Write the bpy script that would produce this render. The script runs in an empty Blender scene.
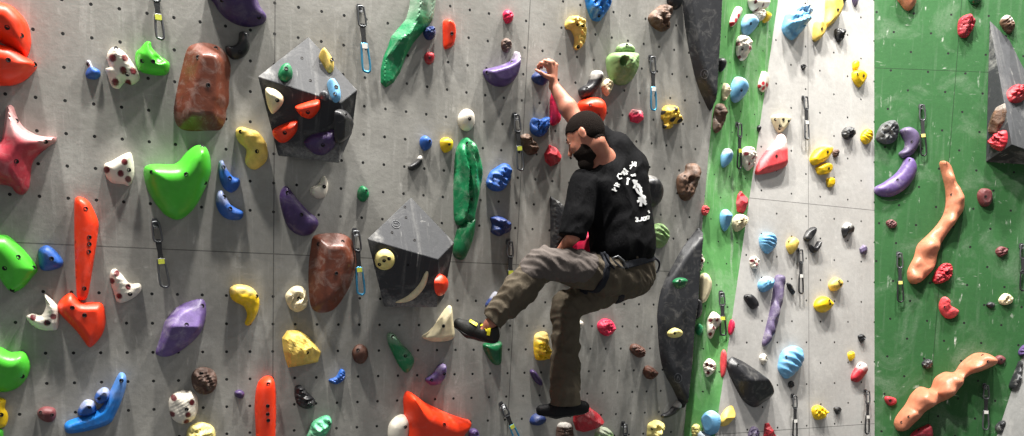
import bpy, bmesh, math, random
import numpy as np
from mathutils import Vector, Matrix
from mathutils.bvhtree import BVHTree
from mathutils.geometry import delaunay_2d_cdt
C_ = bpy.context.scene.collection
scene = bpy.context.scene

# ------------------------------------------------------------------ camera
FPX, CX, CY = 822.25, 512.0, 384.0
XC = np.array([0.89272063, -0.02592285, 0.44986429])      # world axes seen from the camera (x right, y down, z forward)
DN = np.array([-0.05299457, 0.98537583, 0.16194461])
YC = np.cross(XC, DN)
ROT = np.array([XC, YC, -DN])
CAM = np.array([0.34373963, -4.57491434, 0.62327214])
cd = bpy.data.cameras.new('camera'); cam = bpy.data.objects.new('camera', cd); C_.objects.link(cam)
cd.sensor_fit = 'HORIZONTAL'; cd.sensor_width = 36.0; cd.lens = FPX / 1024 * 36.0
cd.shift_y = (CY - 218.0) / 1024.0
cd.clip_start = 0.05
M = Matrix.Identity(4)
for i in range(3):
    M[i][0] = ROT[i][0]; M[i][1] = -ROT[i][1]; M[i][2] = -ROT[i][2]; M[i][3] = CAM[i]
cam.matrix_world = M
scene.camera = cam

# ------------------------------------------------------------------ light and exposure
scene.view_settings.view_transform = 'Standard'; scene.view_settings.look = 'None'
scene.view_settings.gamma = 1; scene.view_settings.use_curve_mapping = False
scene.view_settings.exposure = -0.12
w = bpy.data.worlds.new('hall_light'); scene.world = w; w.use_nodes = True
w.node_tree.nodes['Background'].inputs[0].default_value = (0.95, 0.97, 1.0, 1)
w.node_tree.nodes['Background'].inputs[1].default_value = 0.27
def lamp(x, y, z, power, sx=0.45, sy=0.3, col=(1, 0.97, 0.92), aim=None):
    l = bpy.data.lights.new('hall_lamp', 'AREA'); l.shape = 'RECTANGLE'; l.size = sx; l.size_y = sy
    l.energy = power; l.color = col
    o = bpy.data.objects.new('hall_lamp', l); C_.objects.link(o); o.location = (x, y, z)
    d = Vector(aim or (x, 0.0, 0.5)) - Vector((x, y, z))
    o.rotation_euler = d.to_track_quat('-Z', 'Y').to_euler()
for lx, ly, lz, pw in ((-0.8, -1.25, 8.4, 1300), (2.1, -1.2, 8.4, 1420), (5.0, -1.15, 8.4, 1120), (7.4, -2.2, 8.0, 400)):
    lamp(lx, ly, lz, pw, aim=(lx, 0.0, 0.4))

# ------------------------------------------------------------------ maths helpers
def ray(px, py):
    d = ROT @ np.array([(px - CX) / FPX, (py - CY) / FPX, 1.0]); return d / np.linalg.norm(d)
class Frame:
    """plane with origin o, right u, up v, normal n (out of the wall)"""
    def __init__(s, o, u, n):
        s.o = np.array(o, float); n = np.array(n, float); s.n = n / np.linalg.norm(n)
        u = np.array(u, float); u = u - s.n * (u @ s.n); s.u = u / np.linalg.norm(u)
        s.v = np.cross(s.n, s.u)
    def hit(s, px, py, off=0.0):
        d = ray(px, py); o = s.o + s.n * off
        return CAM + d * (((o - CAM) @ s.n) / (d @ s.n))
    def loc(s, px, py, off=0.0):
        p = s.hit(px, py, off) - s.o
        return np.array([p @ s.u, p @ s.v])
    def mat(s, org=None):
        o = s.o if org is None else org
        m = Matrix.Identity(4)
        for i in range(3):
            m[i][0] = s.u[i]; m[i][1] = s.v[i]; m[i][2] = s.n[i]; m[i][3] = o[i]
        return m
PA = Frame((0, 0, 0), (1, 0, 0), (0, -1, 0))
SL = 0.15                                                # lean of the white panel
PW = Frame((0, -SL * 1.0, 0), (1, 0, 0), (0, -1, SL))
XCOR = 5.774
def pw_y(z): return SL * (z - 1.0)
cor = np.array([XCOR, pw_y(0.0), 0.0])
cdir = np.array([0, SL, 1.0]); gdir = np.array([0.86, -0.51, 0.0])
gn = np.cross(cdir, gdir); gn = gn if gn[1] < 0 else -gn
PR = Frame(cor, gdir, gn)
XB = 4.093
def strip_edge(py):
    px = 778 + (715 - 778) * py / 436.0
    return PW.hit(px, py)
def strip_frame(px, py):
    b = strip_edge(py); a = np.array([XB, 0.0, b[2]])
    b2 = strip_edge(py + 20); a2 = np.array([XB, 0.0, b2[2]])
    n = np.cross(b - a, (a + b) - (a2 + b2)); n = n if n[1] < 0 else -n
    return Frame(a, b - a, n)
def face_frame(p):
    p = [np.array(q) for q in p]
    n = np.cross(p[1] - p[0], p[2] - p[0]); c = sum(p) / len(p)
    if n @ (CAM - c) < 0: n = -n
    u = np.cross((0, 0, 1.0), n)
    return Frame(p[0], u, n)
TILES = {}
for L_, x0 in (('A', 0), ('B', 250), ('C', 500)):
    for i, y0 in enumerate((0, 110, 220, 326)): TILES[L_ + str(i)] = (x0, y0, 3.938)
for i, y0 in enumerate((0, 104, 208, 332)): TILES['R%d' % i] = (780, y0, 4.193)
for i, y0 in enumerate((0, 100, 200)): TILES['W%d' % i] = (760, y0, 4.358)
TILES['W3'] = (760, 300, 3.206)
for i, y0 in enumerate((0, 140, 286)): TILES['M%d' % i] = (640, y0, 2.906)
TILES['P'] = (0, 0, 1.0)
TILES['K1'] = (520, 50, 6.4); TILES['K2'] = (530, 100, 6.813); TILES['K3'] = (540, 150, 6.813); TILES['K4'] = (530, 210, 6.813)
def px_list(tile, s):
    x0, y0, z = TILES[tile]
    v = [float(a) for a in s.replace(',', ' ').split()]
    return [(x0 + v[i] / z, y0 + v[i + 1] / z) for i in range(0, len(v), 2)]

# ------------------------------------------------------------------ materials
def lin(c):
    return tuple(((v / 255.0) / 12.92 if v / 255.0 <= 0.04045 else ((v / 255.0 + 0.055) / 1.055) ** 2.4) for v in c)
class NT:
    def __init__(s, name):
        s.m = bpy.data.materials.new(name); s.m.use_nodes = True; s.t = s.m.node_tree
        s.b = s.t.nodes['Principled BSDF']
    def n(s, typ, **kw):
        nd = s.t.nodes.new(typ)
        for k, v in kw.items():
            if k.startswith('i_'): nd.inputs[int(k[2:])].default_value = v
            else: setattr(nd, k, v)
        return nd
    def l(s, a, b): s.t.links.new(a, b)
    def math(s, op, a, b=None, clamp=False):
        nd = s.t.nodes.new('ShaderNodeMath'); nd.operation = op; nd.use_clamp = clamp
        for i, v in enumerate((a, b)):
            if v is None: continue
            if isinstance(v, (int, float)): nd.inputs[i].default_value = v
            else: s.l(v, nd.inputs[i])
        return nd.outputs[0]
    def mix(s, f, a, b):
        nd = s.t.nodes.new('ShaderNodeMix'); nd.data_type = 'RGBA'
        for i, v in ((0, f), (6, a), (7, b)):
            if isinstance(v, (int, float)): nd.inputs[i].default_value = v
            elif isinstance(v, tuple): nd.inputs[i].default_value = (*v, 1) if len(v) == 3 else v
            else: s.l(v, nd.inputs[i])
        return nd.outputs[2]
    def noise(s, vec, scale, detail=4, rough=0.55, dist=0.0):
        nd = s.n('ShaderNodeTexNoise'); nd.inputs['Scale'].default_value = scale; nd.inputs['Detail'].default_value = detail
        nd.inputs['Roughness'].default_value = rough; nd.inputs['Distortion'].default_value = dist
        if vec is not None: s.l(vec, nd.inputs['Vector'])
        return nd.outputs['Fac']
    def ramp(s, fac, lo, hi):
        nd = s.n('ShaderNodeMapRange'); nd.inputs[1].default_value = lo; nd.inputs[2].default_value = hi; nd.clamp = True
        s.l(fac, nd.inputs[0]); return nd.outputs[0]
    def bump(s, h, strength, dist=0.01):
        nd = s.n('ShaderNodeBump'); nd.inputs['Strength'].default_value = strength; nd.inputs['Distance'].default_value = dist
        s.l(h, nd.inputs['Height']); s.l(nd.outputs[0], s.b.inputs['Normal'])
def scale_vec(t, vec, sx, sy, sz, rot=0.0):
    nd = t.n('ShaderNodeMapping'); nd.inputs['Scale'].default_value = (sx, sy, sz); nd.inputs['Rotation'].default_value = (0, 0, rot)
    t.l(vec, nd.inputs['Vector']); return nd.outputs[0]

def wall_material(name, base, chalk_amt, dots, seams_u=(), seams_v=(), streak=0.5, seed=0.0, dark=None, rough=0.75, cloud=0.5, hole=0.0075, skip_v=()):
    """base panel colour, chalk smears, bolt holes on a grid (du,dv,u0,v0,stagger), thin joints at given u and v"""
    t = NT(name); tc = t.n('ShaderNodeTexCoord'); O = tc.outputs['Object']
    mp = t.n('ShaderNodeMapping'); mp.inputs['Location'].default_value = (seed, seed * 1.7, 0); t.l(O, mp.inputs[0]); V = mp.outputs[0]
    n1 = t.noise(V, 1.6, 5, 0.6); n2 = t.noise(V, 28, 6, 0.7); n3 = t.noise(V, 7, 4, 0.6)
    b = lin(base); d = lin(dark) if dark else tuple(c * 0.72 for c in b)
    col = t.mix(t.ramp(n1, 0.3, 0.7), d, b)
    col = t.mix(t.math('MULTIPLY', t.ramp(n2, 0.35, 0.75), 0.35), col, tuple(min(1, c * 1.35) for c in b))
    # chalk: wide clouds, vertical drags and short diagonal wipes
    cl = t.math('MULTIPLY', t.ramp(t.noise(V, 3.2, 6, 0.65, 0.6), 0.52, 0.78), cloud * chalk_amt)
    dr = t.math('MULTIPLY', t.ramp(t.noise(scale_vec(t, V, 22, 1.6, 1), 1, 4, 0.6, 0.3), 0.55, 0.8), 0.5 * streak)
    w1 = t.noise(scale_vec(t, V, 26, 5, 1, 0.9), 1, 3, 0.6, 0.5)
    gate = t.ramp(n3, 0.53, 0.66)
    wp = t.math('MULTIPLY', t.math('MULTIPLY', t.ramp(w1, 0.6, 0.72), gate), 0.9 * chalk_amt)
    w2 = t.noise(scale_vec(t, V, 6, 26, 1, 0.5), 1, 3, 0.6, 0.8)
    gate2 = t.ramp(t.noise(V, 5.3, 3, 0.6), 0.56, 0.68)
    wp2 = t.math('MULTIPLY', t.math('MULTIPLY', t.ramp(w2, 0.6, 0.74), gate2), 0.8 * chalk_amt)
    ch = t.math('MAXIMUM', t.math('MAXIMUM', cl, dr), t.math('MAXIMUM', wp, wp2))
    sc = t.noise(V, 60, 3, 0.8)
    ch = t.math('MULTIPLY', ch, t.ramp(sc, 0.2, 0.6))
    col = t.mix(ch, col, lin((232, 229, 222)))
    sx = t.n('ShaderNodeSeparateXYZ'); t.l(O, sx.inputs[0]); U, W_ = sx.outputs[0], sx.outputs[1]
    mask = None
    du, dv, u0, v0, stag = dots
    def lattice(du, dv, u0, v0):
        fu = t.math('SUBTRACT', t.math('FRACT', t.math('ADD', t.math('DIVIDE', t.math('SUBTRACT', U, u0), du), 100.5)), 0.5)
        fv = t.math('SUBTRACT', t.math('FRACT', t.math('ADD', t.math('DIVIDE', t.math('SUBTRACT', W_, v0), dv), 100.5)), 0.5)
        a = t.math('MULTIPLY', fu, du); c = t.math('MULTIPLY', fv, dv)
        return t.math('SQRT', t.math('ADD', t.math('MULTIPLY', a, a), t.math('MULTIPLY', c, c)))
    dd = lattice(du, dv, u0, v0)
    if stag: dd = t.math('MINIMUM', dd, lattice(du, dv, u0 + du / 2, v0 + dv / 2))
    mask = t.math('LESS_THAN', dd, hole)
    for a, c in skip_v:
        inside = t.math('MULTIPLY', t.math('GREATER_THAN', W_, a), t.math('LESS_THAN', W_, c))
        mask = t.math('MULTIPLY', mask, t.math('SUBTRACT', 1.0, inside))
    col = t.mix(mask, col, (0.008, 0.008, 0.008))
    sm = None
    for val, ax in [(a, U) for a in seams_u] + [(a, W_) for a in seams_v]:
        k = t.math('LESS_THAN', t.math('ABSOLUTE', t.math('SUBTRACT', ax, val)), 0.0028)
        sm = k if sm is None else t.math('MAXIMUM', sm, k)
    if sm is not None:
        col = t.mix(t.math('MULTIPLY', sm, 0.75), col, tuple(c * 0.25 for c in b))
    t.l(col, t.b.inputs['Base Color'])
    t.b.inputs['Roughness'].default_value = rough; t.b.inputs['Specular IOR Level'].default_value = 0.3
    t.bump(t.math('SUBTRACT', n2, t.math('MULTIPLY', mask, 2.0)), 0.35, 0.004)
    return t.m

MATS = {}
def hold_mat(key, rgb, rough=0.5, chalk=0.35, bump=0.4, var=0.2, spot=(95, 18, 26), scale=22, metal=0.0, chalk_glare_col=(222, 218, 210)):
    t = NT('hold_' + key); tc = t.n('ShaderNodeTexCoord'); O = tc.outputs['Object']
    oi = t.n('ShaderNodeObjectInfo'); ad = t.n('ShaderNodeVectorMath'); ad.operation = 'ADD'
    mu = t.n('ShaderNodeVectorMath'); mu.operation = 'SCALE'; mu.inputs['Scale'].default_value = 37.0
    t.l(oi.outputs['Location'], mu.inputs[0]); t.l(O, ad.inputs[0]); t.l(mu.outputs[0], ad.inputs[1]); V = ad.outputs[0]
    b = lin(rgb)
    n1 = t.noise(V, scale, 5, 0.6); n2 = t.noise(V, 140, 3, 0.7); n3 = t.noise(V, 13, 6, 0.7, 0.8)
    col = t.mix(t.ramp(n1, 0.3, 0.7), tuple(c * (1 - var) for c in b), tuple(min(1, c * (1 + var)) for c in b))
    at = t.n('ShaderNodeAttribute'); at.attribute_name = 'spot'
    col = t.mix(at.outputs['Fac'], col, lin(spot))
    ac = t.n('ShaderNodeAttribute'); ac.attribute_name = 'chalk'  # attribute carries chalk dust plus overhead light painted on hold tops
    cm = t.math('MULTIPLY', t.ramp(n3, 0.5, 0.82), chalk)
    cm = t.math('MAXIMUM', cm, t.math('MULTIPLY', ac.outputs['Fac'], t.ramp(n3, 0.1, 0.55)))
    col = t.mix(cm, col, lin(chalk_glare_col))
    t.l(col, t.b.inputs['Base Color'])
    t.b.inputs['Roughness'].default_value = rough; t.b.inputs['Metallic'].default_value = metal
    t.b.inputs['Specular IOR Level'].default_value = 0.45
    t.bump(t.math('ADD', t.math('MULTIPLY', n2, 0.4), n1), bump, 0.004)
    MATS[key] = t.m; return t.m
for a in [('orange', (238, 58, 20), .42, .08, .1, .05), ('red', (176, 36, 48), .5, .25), ('pink', (215, 30, 75), .5, .12), ('crimson', (168, 48, 62), .5, .25),
          ('green', (72, 182, 46), .35, .05, .1, .06), ('forest', (22, 120, 72), .4, .3, .6), ('mint', (88, 175, 130), .5, .45, .6), ('moss', (118, 150, 92), .6, .35, .6),
          ('bottle', (12, 92, 52), .35, .2, .3), ('blue', (34, 84, 160), .5, .15), ('azure', (20, 110, 190), .4, .12, .2), ('navy', (28, 48, 100), .5, .2),
          ('sky', (105, 165, 205), .5, .25), ('brown', (84, 50, 37), .55, .12, .7), ('rust', (104, 56, 40), .35, .28, .35), ('rock', (90, 64, 47), .65, .3, 1.0, .5),
          ('umber', (84, 62, 52), .7, .2, .8), ('purple', (82, 62, 112), .45, .15), ('violet', (98, 78, 130), .45, .35), ('plum', (62, 42, 88), .45, .15),
          ('yellow', (222, 190, 92), .5, .15, .5), ('lemon', (235, 195, 20), .45, .15, .3), ('straw', (225, 210, 130), .55, .2, .5), ('cream', (222, 208, 170), .6, .2),
          ('white', (222, 214, 198), .5, .2, .4, .08), ('black', (34, 34, 37), .4, .18), ('ink', (40, 41, 44), .45, .5), ('greyrock', (84, 86, 88), .55, .4, .8),
          ('skin', (192, 120, 90), .42, .12, .5, .15), ('maroon', (105, 52, 54), .55, .2), ('slate', (78, 80, 84), .45, .45), ('coral', (215, 70, 75), .5, .2),
          ('lilac', (90, 78, 108), .5, .4), ('shieldblack', (40, 41, 44), .45, .18, .2), ('caution', (225, 185, 60), .5, .1, .5, .2, (28, 26, 24)), ('redwhite', (222, 214, 200), .5, .1, .4, .08, (188, 36, 52))]:
    hold_mat(*a)
def simple(name, rgb, rough=0.5, metal=0.0, nscale=0, namp=0.2, bump=0.0, bdist=0.004):
    t = NT(name); b = lin(rgb)
    if nscale:
        tc = t.n('ShaderNodeTexCoord'); n = t.noise(tc.outputs['Object'], nscale, 5, 0.65)
        t.l(t.mix(t.ramp(n, 0.3, 0.7), tuple(c * (1 - namp) for c in b), tuple(min(1, c * (1 + namp)) for c in b)), t.b.inputs['Base Color'])
        if bump: t.bump(n, bump, bdist)
    else: t.b.inputs['Base Color'].default_value = (*b, 1)
    t.b.inputs['Roughness'].default_value = rough; t.b.inputs['Metallic'].default_value = metal
    MATS[name] = t.m; return t.m
simple('bolt_metal', (30, 28, 28), 0.45, 0.6); simple('steel', (98, 99, 101), 0.4, 0.7, 60, 0.1); simple('dark_steel', (48, 48, 50), 0.4, 0.6, 60, .1)
simple('blue_alloy', (70, 150, 190), 0.3, 0.6, 60, 0.1); simple('black_web', (28, 28, 30), 0.85, 0, 200, 0.3, .3); simple('lime_web', (200, 205, 70), 0.8, 0, 200, 0.2)
simple('white_web', (215, 212, 205), 0.8, 0, 150, 0.1); simple('red_web', (160, 50, 45), 0.8, 0, 150, 0.1); simple('yellow_web', (215, 200, 110), 0.8, 0, 150, .1)

# ------------------------------------------------------------------ mesh helpers
def link(name, verts, faces, mats, parent=None, smooth=True, mat_idx=None, origin=None):
    me = bpy.data.meshes.new(name)
    V = [Vector(v) for v in verts]
    if origin is not None: V = [v - Vector(origin) for v in V]
    me.from_pydata([tuple(v) for v in V], [], [tuple(int(i) for i in f) for f in faces])
    if not isinstance(mats, (list, tuple)): mats = [mats]
    for m in mats: me.materials.append(m)
    if mat_idx is not None: me.polygons.foreach_set('material_index', np.asarray(mat_idx, dtype=np.int32))
    me.polygons.foreach_set('use_smooth', [bool(smooth)] * len(me.polygons)); me.update()
    o = bpy.data.objects.new(name, me); C_.objects.link(o)
    if origin is not None: o.location = origin
    if parent is not None:
        o.parent = parent
    return o
def recalc(o):
    bm = bmesh.new(); bm.from_mesh(o.data); bmesh.ops.recalc_face_normals(bm, faces=bm.faces); bm.to_mesh(o.data); bm.free()
def tag(o, label, cat, group=None, kind=None):
    if label: o['label'] = label
    if cat: o['category'] = cat
    if group: o['group'] = group
    if kind: o['kind'] = kind
def tube(path, r, seg=8, closed=False, radii=None):
    P = [np.array(p, float) for p in path]; n = len(P); V = []; F = []
    up = None
    for i in range(n):
        a = P[(i - 1) % n] if (closed or i > 0) else P[0]; b = P[(i + 1) % n] if (closed or i < n - 1) else P[-1]
        d = b - a; d /= max(1e-9, np.linalg.norm(d))
        if up is None: up = np.array([0.3, 0.9, 0.2]) if abs(d[1]) < 0.8 else np.array([1.0, 0, 0.1])
        s = np.cross(d, up); s /= np.linalg.norm(s); up = np.cross(s, d)
        rr = radii[i] if radii else r
        for k in range(seg):
            a_ = 2 * math.pi * k / seg; V.append(P[i] + s * math.cos(a_) * rr + up * math.sin(a_) * rr)
    m = n if closed else n - 1
    for i in range(m):
        for k in range(seg):
            a, b = i * seg + k, i * seg + (k + 1) % seg; c, d2 = ((i + 1) % n) * seg + (k + 1) % seg, ((i + 1) % n) * seg + k
            F.append((a, b, c, d2))
    if not closed: F.append(tuple(range(seg))[::-1]); F.append(tuple((n - 1) * seg + k for k in range(seg)))
    return V, F
def join(*parts):
    V = []; F = []
    for v, f in parts:
        b = len(V); V += list(v); F += [tuple(i + b for i in q) for q in f]
    return V, F
def catmull(P, n_per=4, closed=True):
    P = np.array(P, float); n = len(P); out = []
    for i in range(n if closed else n - 1):
        p0, p1, p2, p3 = [P[(i + k) % n] if closed else P[min(max(i + k, 0), n - 1)] for k in (-1, 0, 1, 2)]
        for j in range(n_per):
            t = j / n_per
            out.append(0.5 * ((2 * p1) + (-p0 + p2) * t + (2 * p0 - 5 * p1 + 4 * p2 - p3) * t * t + (-p0 + 3 * p1 - 3 * p2 + p3) * t ** 3))
    if not closed: out.append(P[-1])
    return np.array(out)
def resample(P, ds):
    P = np.vstack([P, P[:1]]); L = np.r_[0, np.cumsum(np.linalg.norm(np.diff(P, axis=0), axis=1))]
    n = max(10, int(L[-1] / ds)); s = np.linspace(0, L[-1], n, endpoint=False)
    return np.c_[np.interp(s, L, P[:, 0]), np.interp(s, L, P[:, 1])]
def poly_dist(Q, P):
    A = P; B = np.roll(P, -1, 0); d = np.full(len(Q), 1e9); ins = np.zeros(len(Q), bool)
    for a, b in zip(A, B):
        ab = b - a; t = np.clip(((Q - a) @ ab) / max(1e-12, ab @ ab), 0, 1)
        d = np.minimum(d, np.linalg.norm(Q - a - t[:, None] * ab, axis=1))
        c = ((a[1] > Q[:, 1]) != (b[1] > Q[:, 1]))
        with np.errstate(divide='ignore', invalid='ignore'):
            xi = a[0] + (Q[:, 1] - a[1]) * (b[0] - a[0]) / (b[1] - a[1] if b[1] != a[1] else 1e-12)
        ins ^= c & (Q[:, 0] < xi)
    return d, ins
def wobble(Q, f, seed):
    r = np.random.RandomState(seed); s = np.zeros(len(Q)); amp = 1.0; tot = 0
    for o in range(4):
        for _ in range(3):
            k = r.randn(Q.shape[1]) * f * (1.9 ** o); s += amp * np.sin(Q @ k + r.rand() * 6.28)
        tot += amp * 1.7; amp *= 0.55
    return s / tot

def relief(fr, px, h, style, seed, opts):
    """solid standing out of plane fr: outline px, height h, returns origin, verts (world), faces, uv"""
    off = opts.get('off', 0.35) * h
    P = np.array([fr.loc(x, y, off) for x, y in px])
    ctr = P.mean(0)
    if style[0] != 'f' : P = catmull(P, 4)
    size = max(np.ptp(P[:, 0]), np.ptp(P[:, 1])); mn = min(np.ptp(P[:, 0]), np.ptp(P[:, 1]))
    N = opts.get('N', 26 if size > 0.12 else 18); ds = max(size / N, 0.0028) * (0.75 if opts.get('dots') else 1)
    B = resample(P, ds)
    area = 0.5 * np.sum(B[:, 0] * np.roll(B[:, 1], -1) - np.roll(B[:, 0], -1) * B[:, 1])
    if area < 0: B = B[::-1]
    gx, gy = np.meshgrid(np.arange(B[:, 0].min(), B[:, 0].max(), ds), np.arange(B[:, 1].min(), B[:, 1].max(), ds * 0.87), indexing='xy')
    gx = gx + (np.arange(gx.shape[0]) % 2)[:, None] * ds * 0.5
    Q = np.c_[gx.ravel(), gy.ravel()]
    d, ins = poly_dist(Q, B); k = ins & (d > ds * 0.45); Q = Q[k]; d = d[k]
    # a ring just inside the edge gives a crisp steep flank
    nb = np.roll(B, -1, 0) - np.roll(B, 1, 0); nb /= np.linalg.norm(nb, axis=1)[:, None] + 1e-9
    ring = B + np.c_[-nb[:, 1], nb[:, 0]] * ds * 0.22
    dr, ir = poly_dist(ring, B); kk = ir & (dr > ds * 0.15); ring = ring[kk]; dr = dr[kk]
    Q = np.vstack([ring, Q]); d = np.r_[dr, d]
    n = len(B)
    allp = np.vstack([B, Q])
    res = delaunay_2d_cdt([Vector(p) for p in allp], [(i, (i + 1) % n) for i in range(n)], [], 1, 1e-6)
    vs, fs, ov = res[0], res[2], res[3]
    VP = np.array([(v[0], v[1]) for v in vs]); orig = np.array([o[0] if len(o) else -1 for o in ov])
    dd = np.where(orig < n, 0.0, 0.0); dist = np.zeros(len(VP)); m = orig >= n; dist[m] = d[orig[m] - n]; dist[orig < n] = 0
    dmax = max(dist.max(), 1e-5); t = np.clip(dist / dmax, 0, 1)
    vc = (VP[:, 1] - B[:, 1].mean()) / (np.ptp(B[:, 1]) / 2 + 1e-9); uc = (VP[:, 0] - B[:, 0].mean()) / (np.ptp(B[:, 0]) / 2 + 1e-9)
    if style[0] == 'r': H = np.sqrt(np.clip(1 - (1 - t) ** 2.2, 0, 1)); H *= 1 + 0.2 * vc
    elif style[0] == 'j': H = np.clip(1 - (1 - t) ** 2.6, 0, 1) ** 0.55 * (1 + 0.45 * vc)
    elif style[0] == 's': H = np.clip(t * 2.2, 0, 1) ** 0.5 * (0.92 + 0.18 * vc)
    elif style[0] == 'q': H = np.clip(dist / (mn * 0.1), 0, 1) * (0.3 + 0.7 * (uc + 1) / 2)
    elif style[0] == 'p': H = np.clip(dist / (mn * 0.27), 0, 1) * (0.9 + 0.2 * vc - 0.08 * uc)
    elif style[0] == 'k': H = np.sqrt(np.clip(1 - (1 - t) ** 2.2, 0, 1)) * (1 + 0.2 * vc + 0.34 * wobble(VP / size, 7, seed) + 0.3 * wobble(VP / size, 17, seed + 3))
    elif style[0] == 'c': # crest running along the upper third
        crest = opts.get('crest', 0.35); g = np.where(vc > crest, 1 - 0.75 * (vc - crest) / (1.001 - crest), 1 - 0.75 * (crest - vc) / (1 + crest))
        H = np.clip(t * 2.4, 0, 1) ** 0.6 * g
    elif style[0] == 'f':
        rs = np.random.RandomState(seed); H = np.minimum(np.clip(dist / (mn * 0.16), 0, 1), 1.0)
        for _ in range(6):
            a = rs.rand() * 6.28; g = 0.5 + rs.rand() * 0.7; q = uc * math.cos(a) + vc * math.sin(a)
            H = np.minimum(H, 1.02 - g * np.clip(q + 0.1 * rs.rand(), 0, 9) + 0.05)
        H = np.clip(H, 0.0, 1.2); H = np.maximum(H, 0.25 * np.clip(dist / (mn * 0.05), 0, 1)) * (1 + 0.12 * vc)
    else: H = t
    if 'w' in style[1:]: H *= 1 + 0.12 * np.sin(VP[:, 0] * 0.7 / size * 18 + VP[:, 1] / size * 30 + wobble(VP / size, 4, seed) * 3)
    if 'n' in style[1:]: H *= 1 + 0.14 * wobble(VP / size, 9, seed)
    if 'v' in style[1:]:   # long flowing folds
        a = wobble(VP / size, 3.0, seed + 5); H *= 1 + 0.26 * np.sin(uc * 6 + a * 8 + vc * 3) + 0.1 * wobble(VP / size, 14, seed)
    for (x, y, r, dep) in opts.get('dips', []):
        c = fr.loc(x, y, .8 * h); q = np.linalg.norm(VP - c, axis=1) / r; H -= dep * np.exp(-q ** 4) * np.clip(t * 3, 0, 1)
    for (x, y, r, dep) in opts.get('lumps', []):
        c = fr.loc(x, y, .8 * h); q = np.linalg.norm(VP - c, axis=1) / r; H += dep * np.sqrt(np.clip(1 - q ** 2, 0, 1)) * np.clip(t * 3, 0, 1)
    Z = H * h; Z[orig < n] = 0.0
    W = [fr.o + fr.u * p[0] + fr.v * p[1] + fr.n * z for p, z in zip(VP, Z)]
    F = [tuple(f) for f in fs]
    # skirt into the wall
    rim = [int(np.where(orig == i)[0][0]) if len(np.where(orig == i)[0]) else None for i in range(n)]
    rim = [r for r in rim if r is not None]; b0 = len(W)
    for r in rim: W.append(W[r] - fr.n * 0.003)
    for i in range(len(rim)):
        j = (i + 1) % len(rim); F.append((rim[i], b0 + i, b0 + j, rim[j]))
    F.append(tuple(b0 + i for i in range(len(rim)))[::-1])
    org = fr.o + fr.u * B[:, 0].mean() + fr.v * B[:, 1].mean()
    VPx = np.vstack([VP, VP[rim]])
    return org, W, F, VPx, off, size
def set_attr(o, name, vals):
    a = o.data.attributes.new(name, 'FLOAT', 'POINT'); a.data.foreach_set('value', np.asarray(vals, dtype=np.float32))
def bolt_on(fr, bvh, px, py, off, r, parent, porg, mat='bolt_metal'):
    hit = bvh.ray_cast(Vector(CAM), Vector(ray(px, py)), 20.0)
    if hit[0] is None: return None
    q = np.array(hit[0]); nn = np.array(hit[1]); nn = nn if nn @ fr.n > 0 else -nn
    nn = nn + fr.n; nn /= np.linalg.norm(nn)
    a = np.cross(nn, (0.1, 0.2, 1.0)); a /= np.linalg.norm(a); b = np.cross(nn, a)
    V = []; F = []
    prof = [(1.25, 0.0005), (1.2, 0.0022), (0.85, 0.0022), (0.8, 0.0002), (0.45, 0.0002)]
    for rr, zz in prof:
        for k in range(12): V.append(q + (a * math.cos(k * math.pi / 6) + b * math.sin(k * math.pi / 6)) * rr * r + nn * zz)
    for i in range(len(prof) - 1):
        for k in range(12): F.append((i * 12 + k, i * 12 + (k + 1) % 12, (i + 1) * 12 + (k + 1) % 12, (i + 1) * 12 + k))
    F.append(tuple((len(prof) - 1) * 12 + k for k in range(12)))
    return link('bolt', V, F, MATS[mat], parent, True, origin=q if parent is None else None) if False else _child('bolt', V, F, MATS[mat], parent, porg)
def _child(name, V, F, mat, parent, porg, smooth=True):
    V = [np.array(v) - porg for v in V]
    return link(name, V, F, mat, parent, smooth)
BVHS = {}
SEED = [7]
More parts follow.
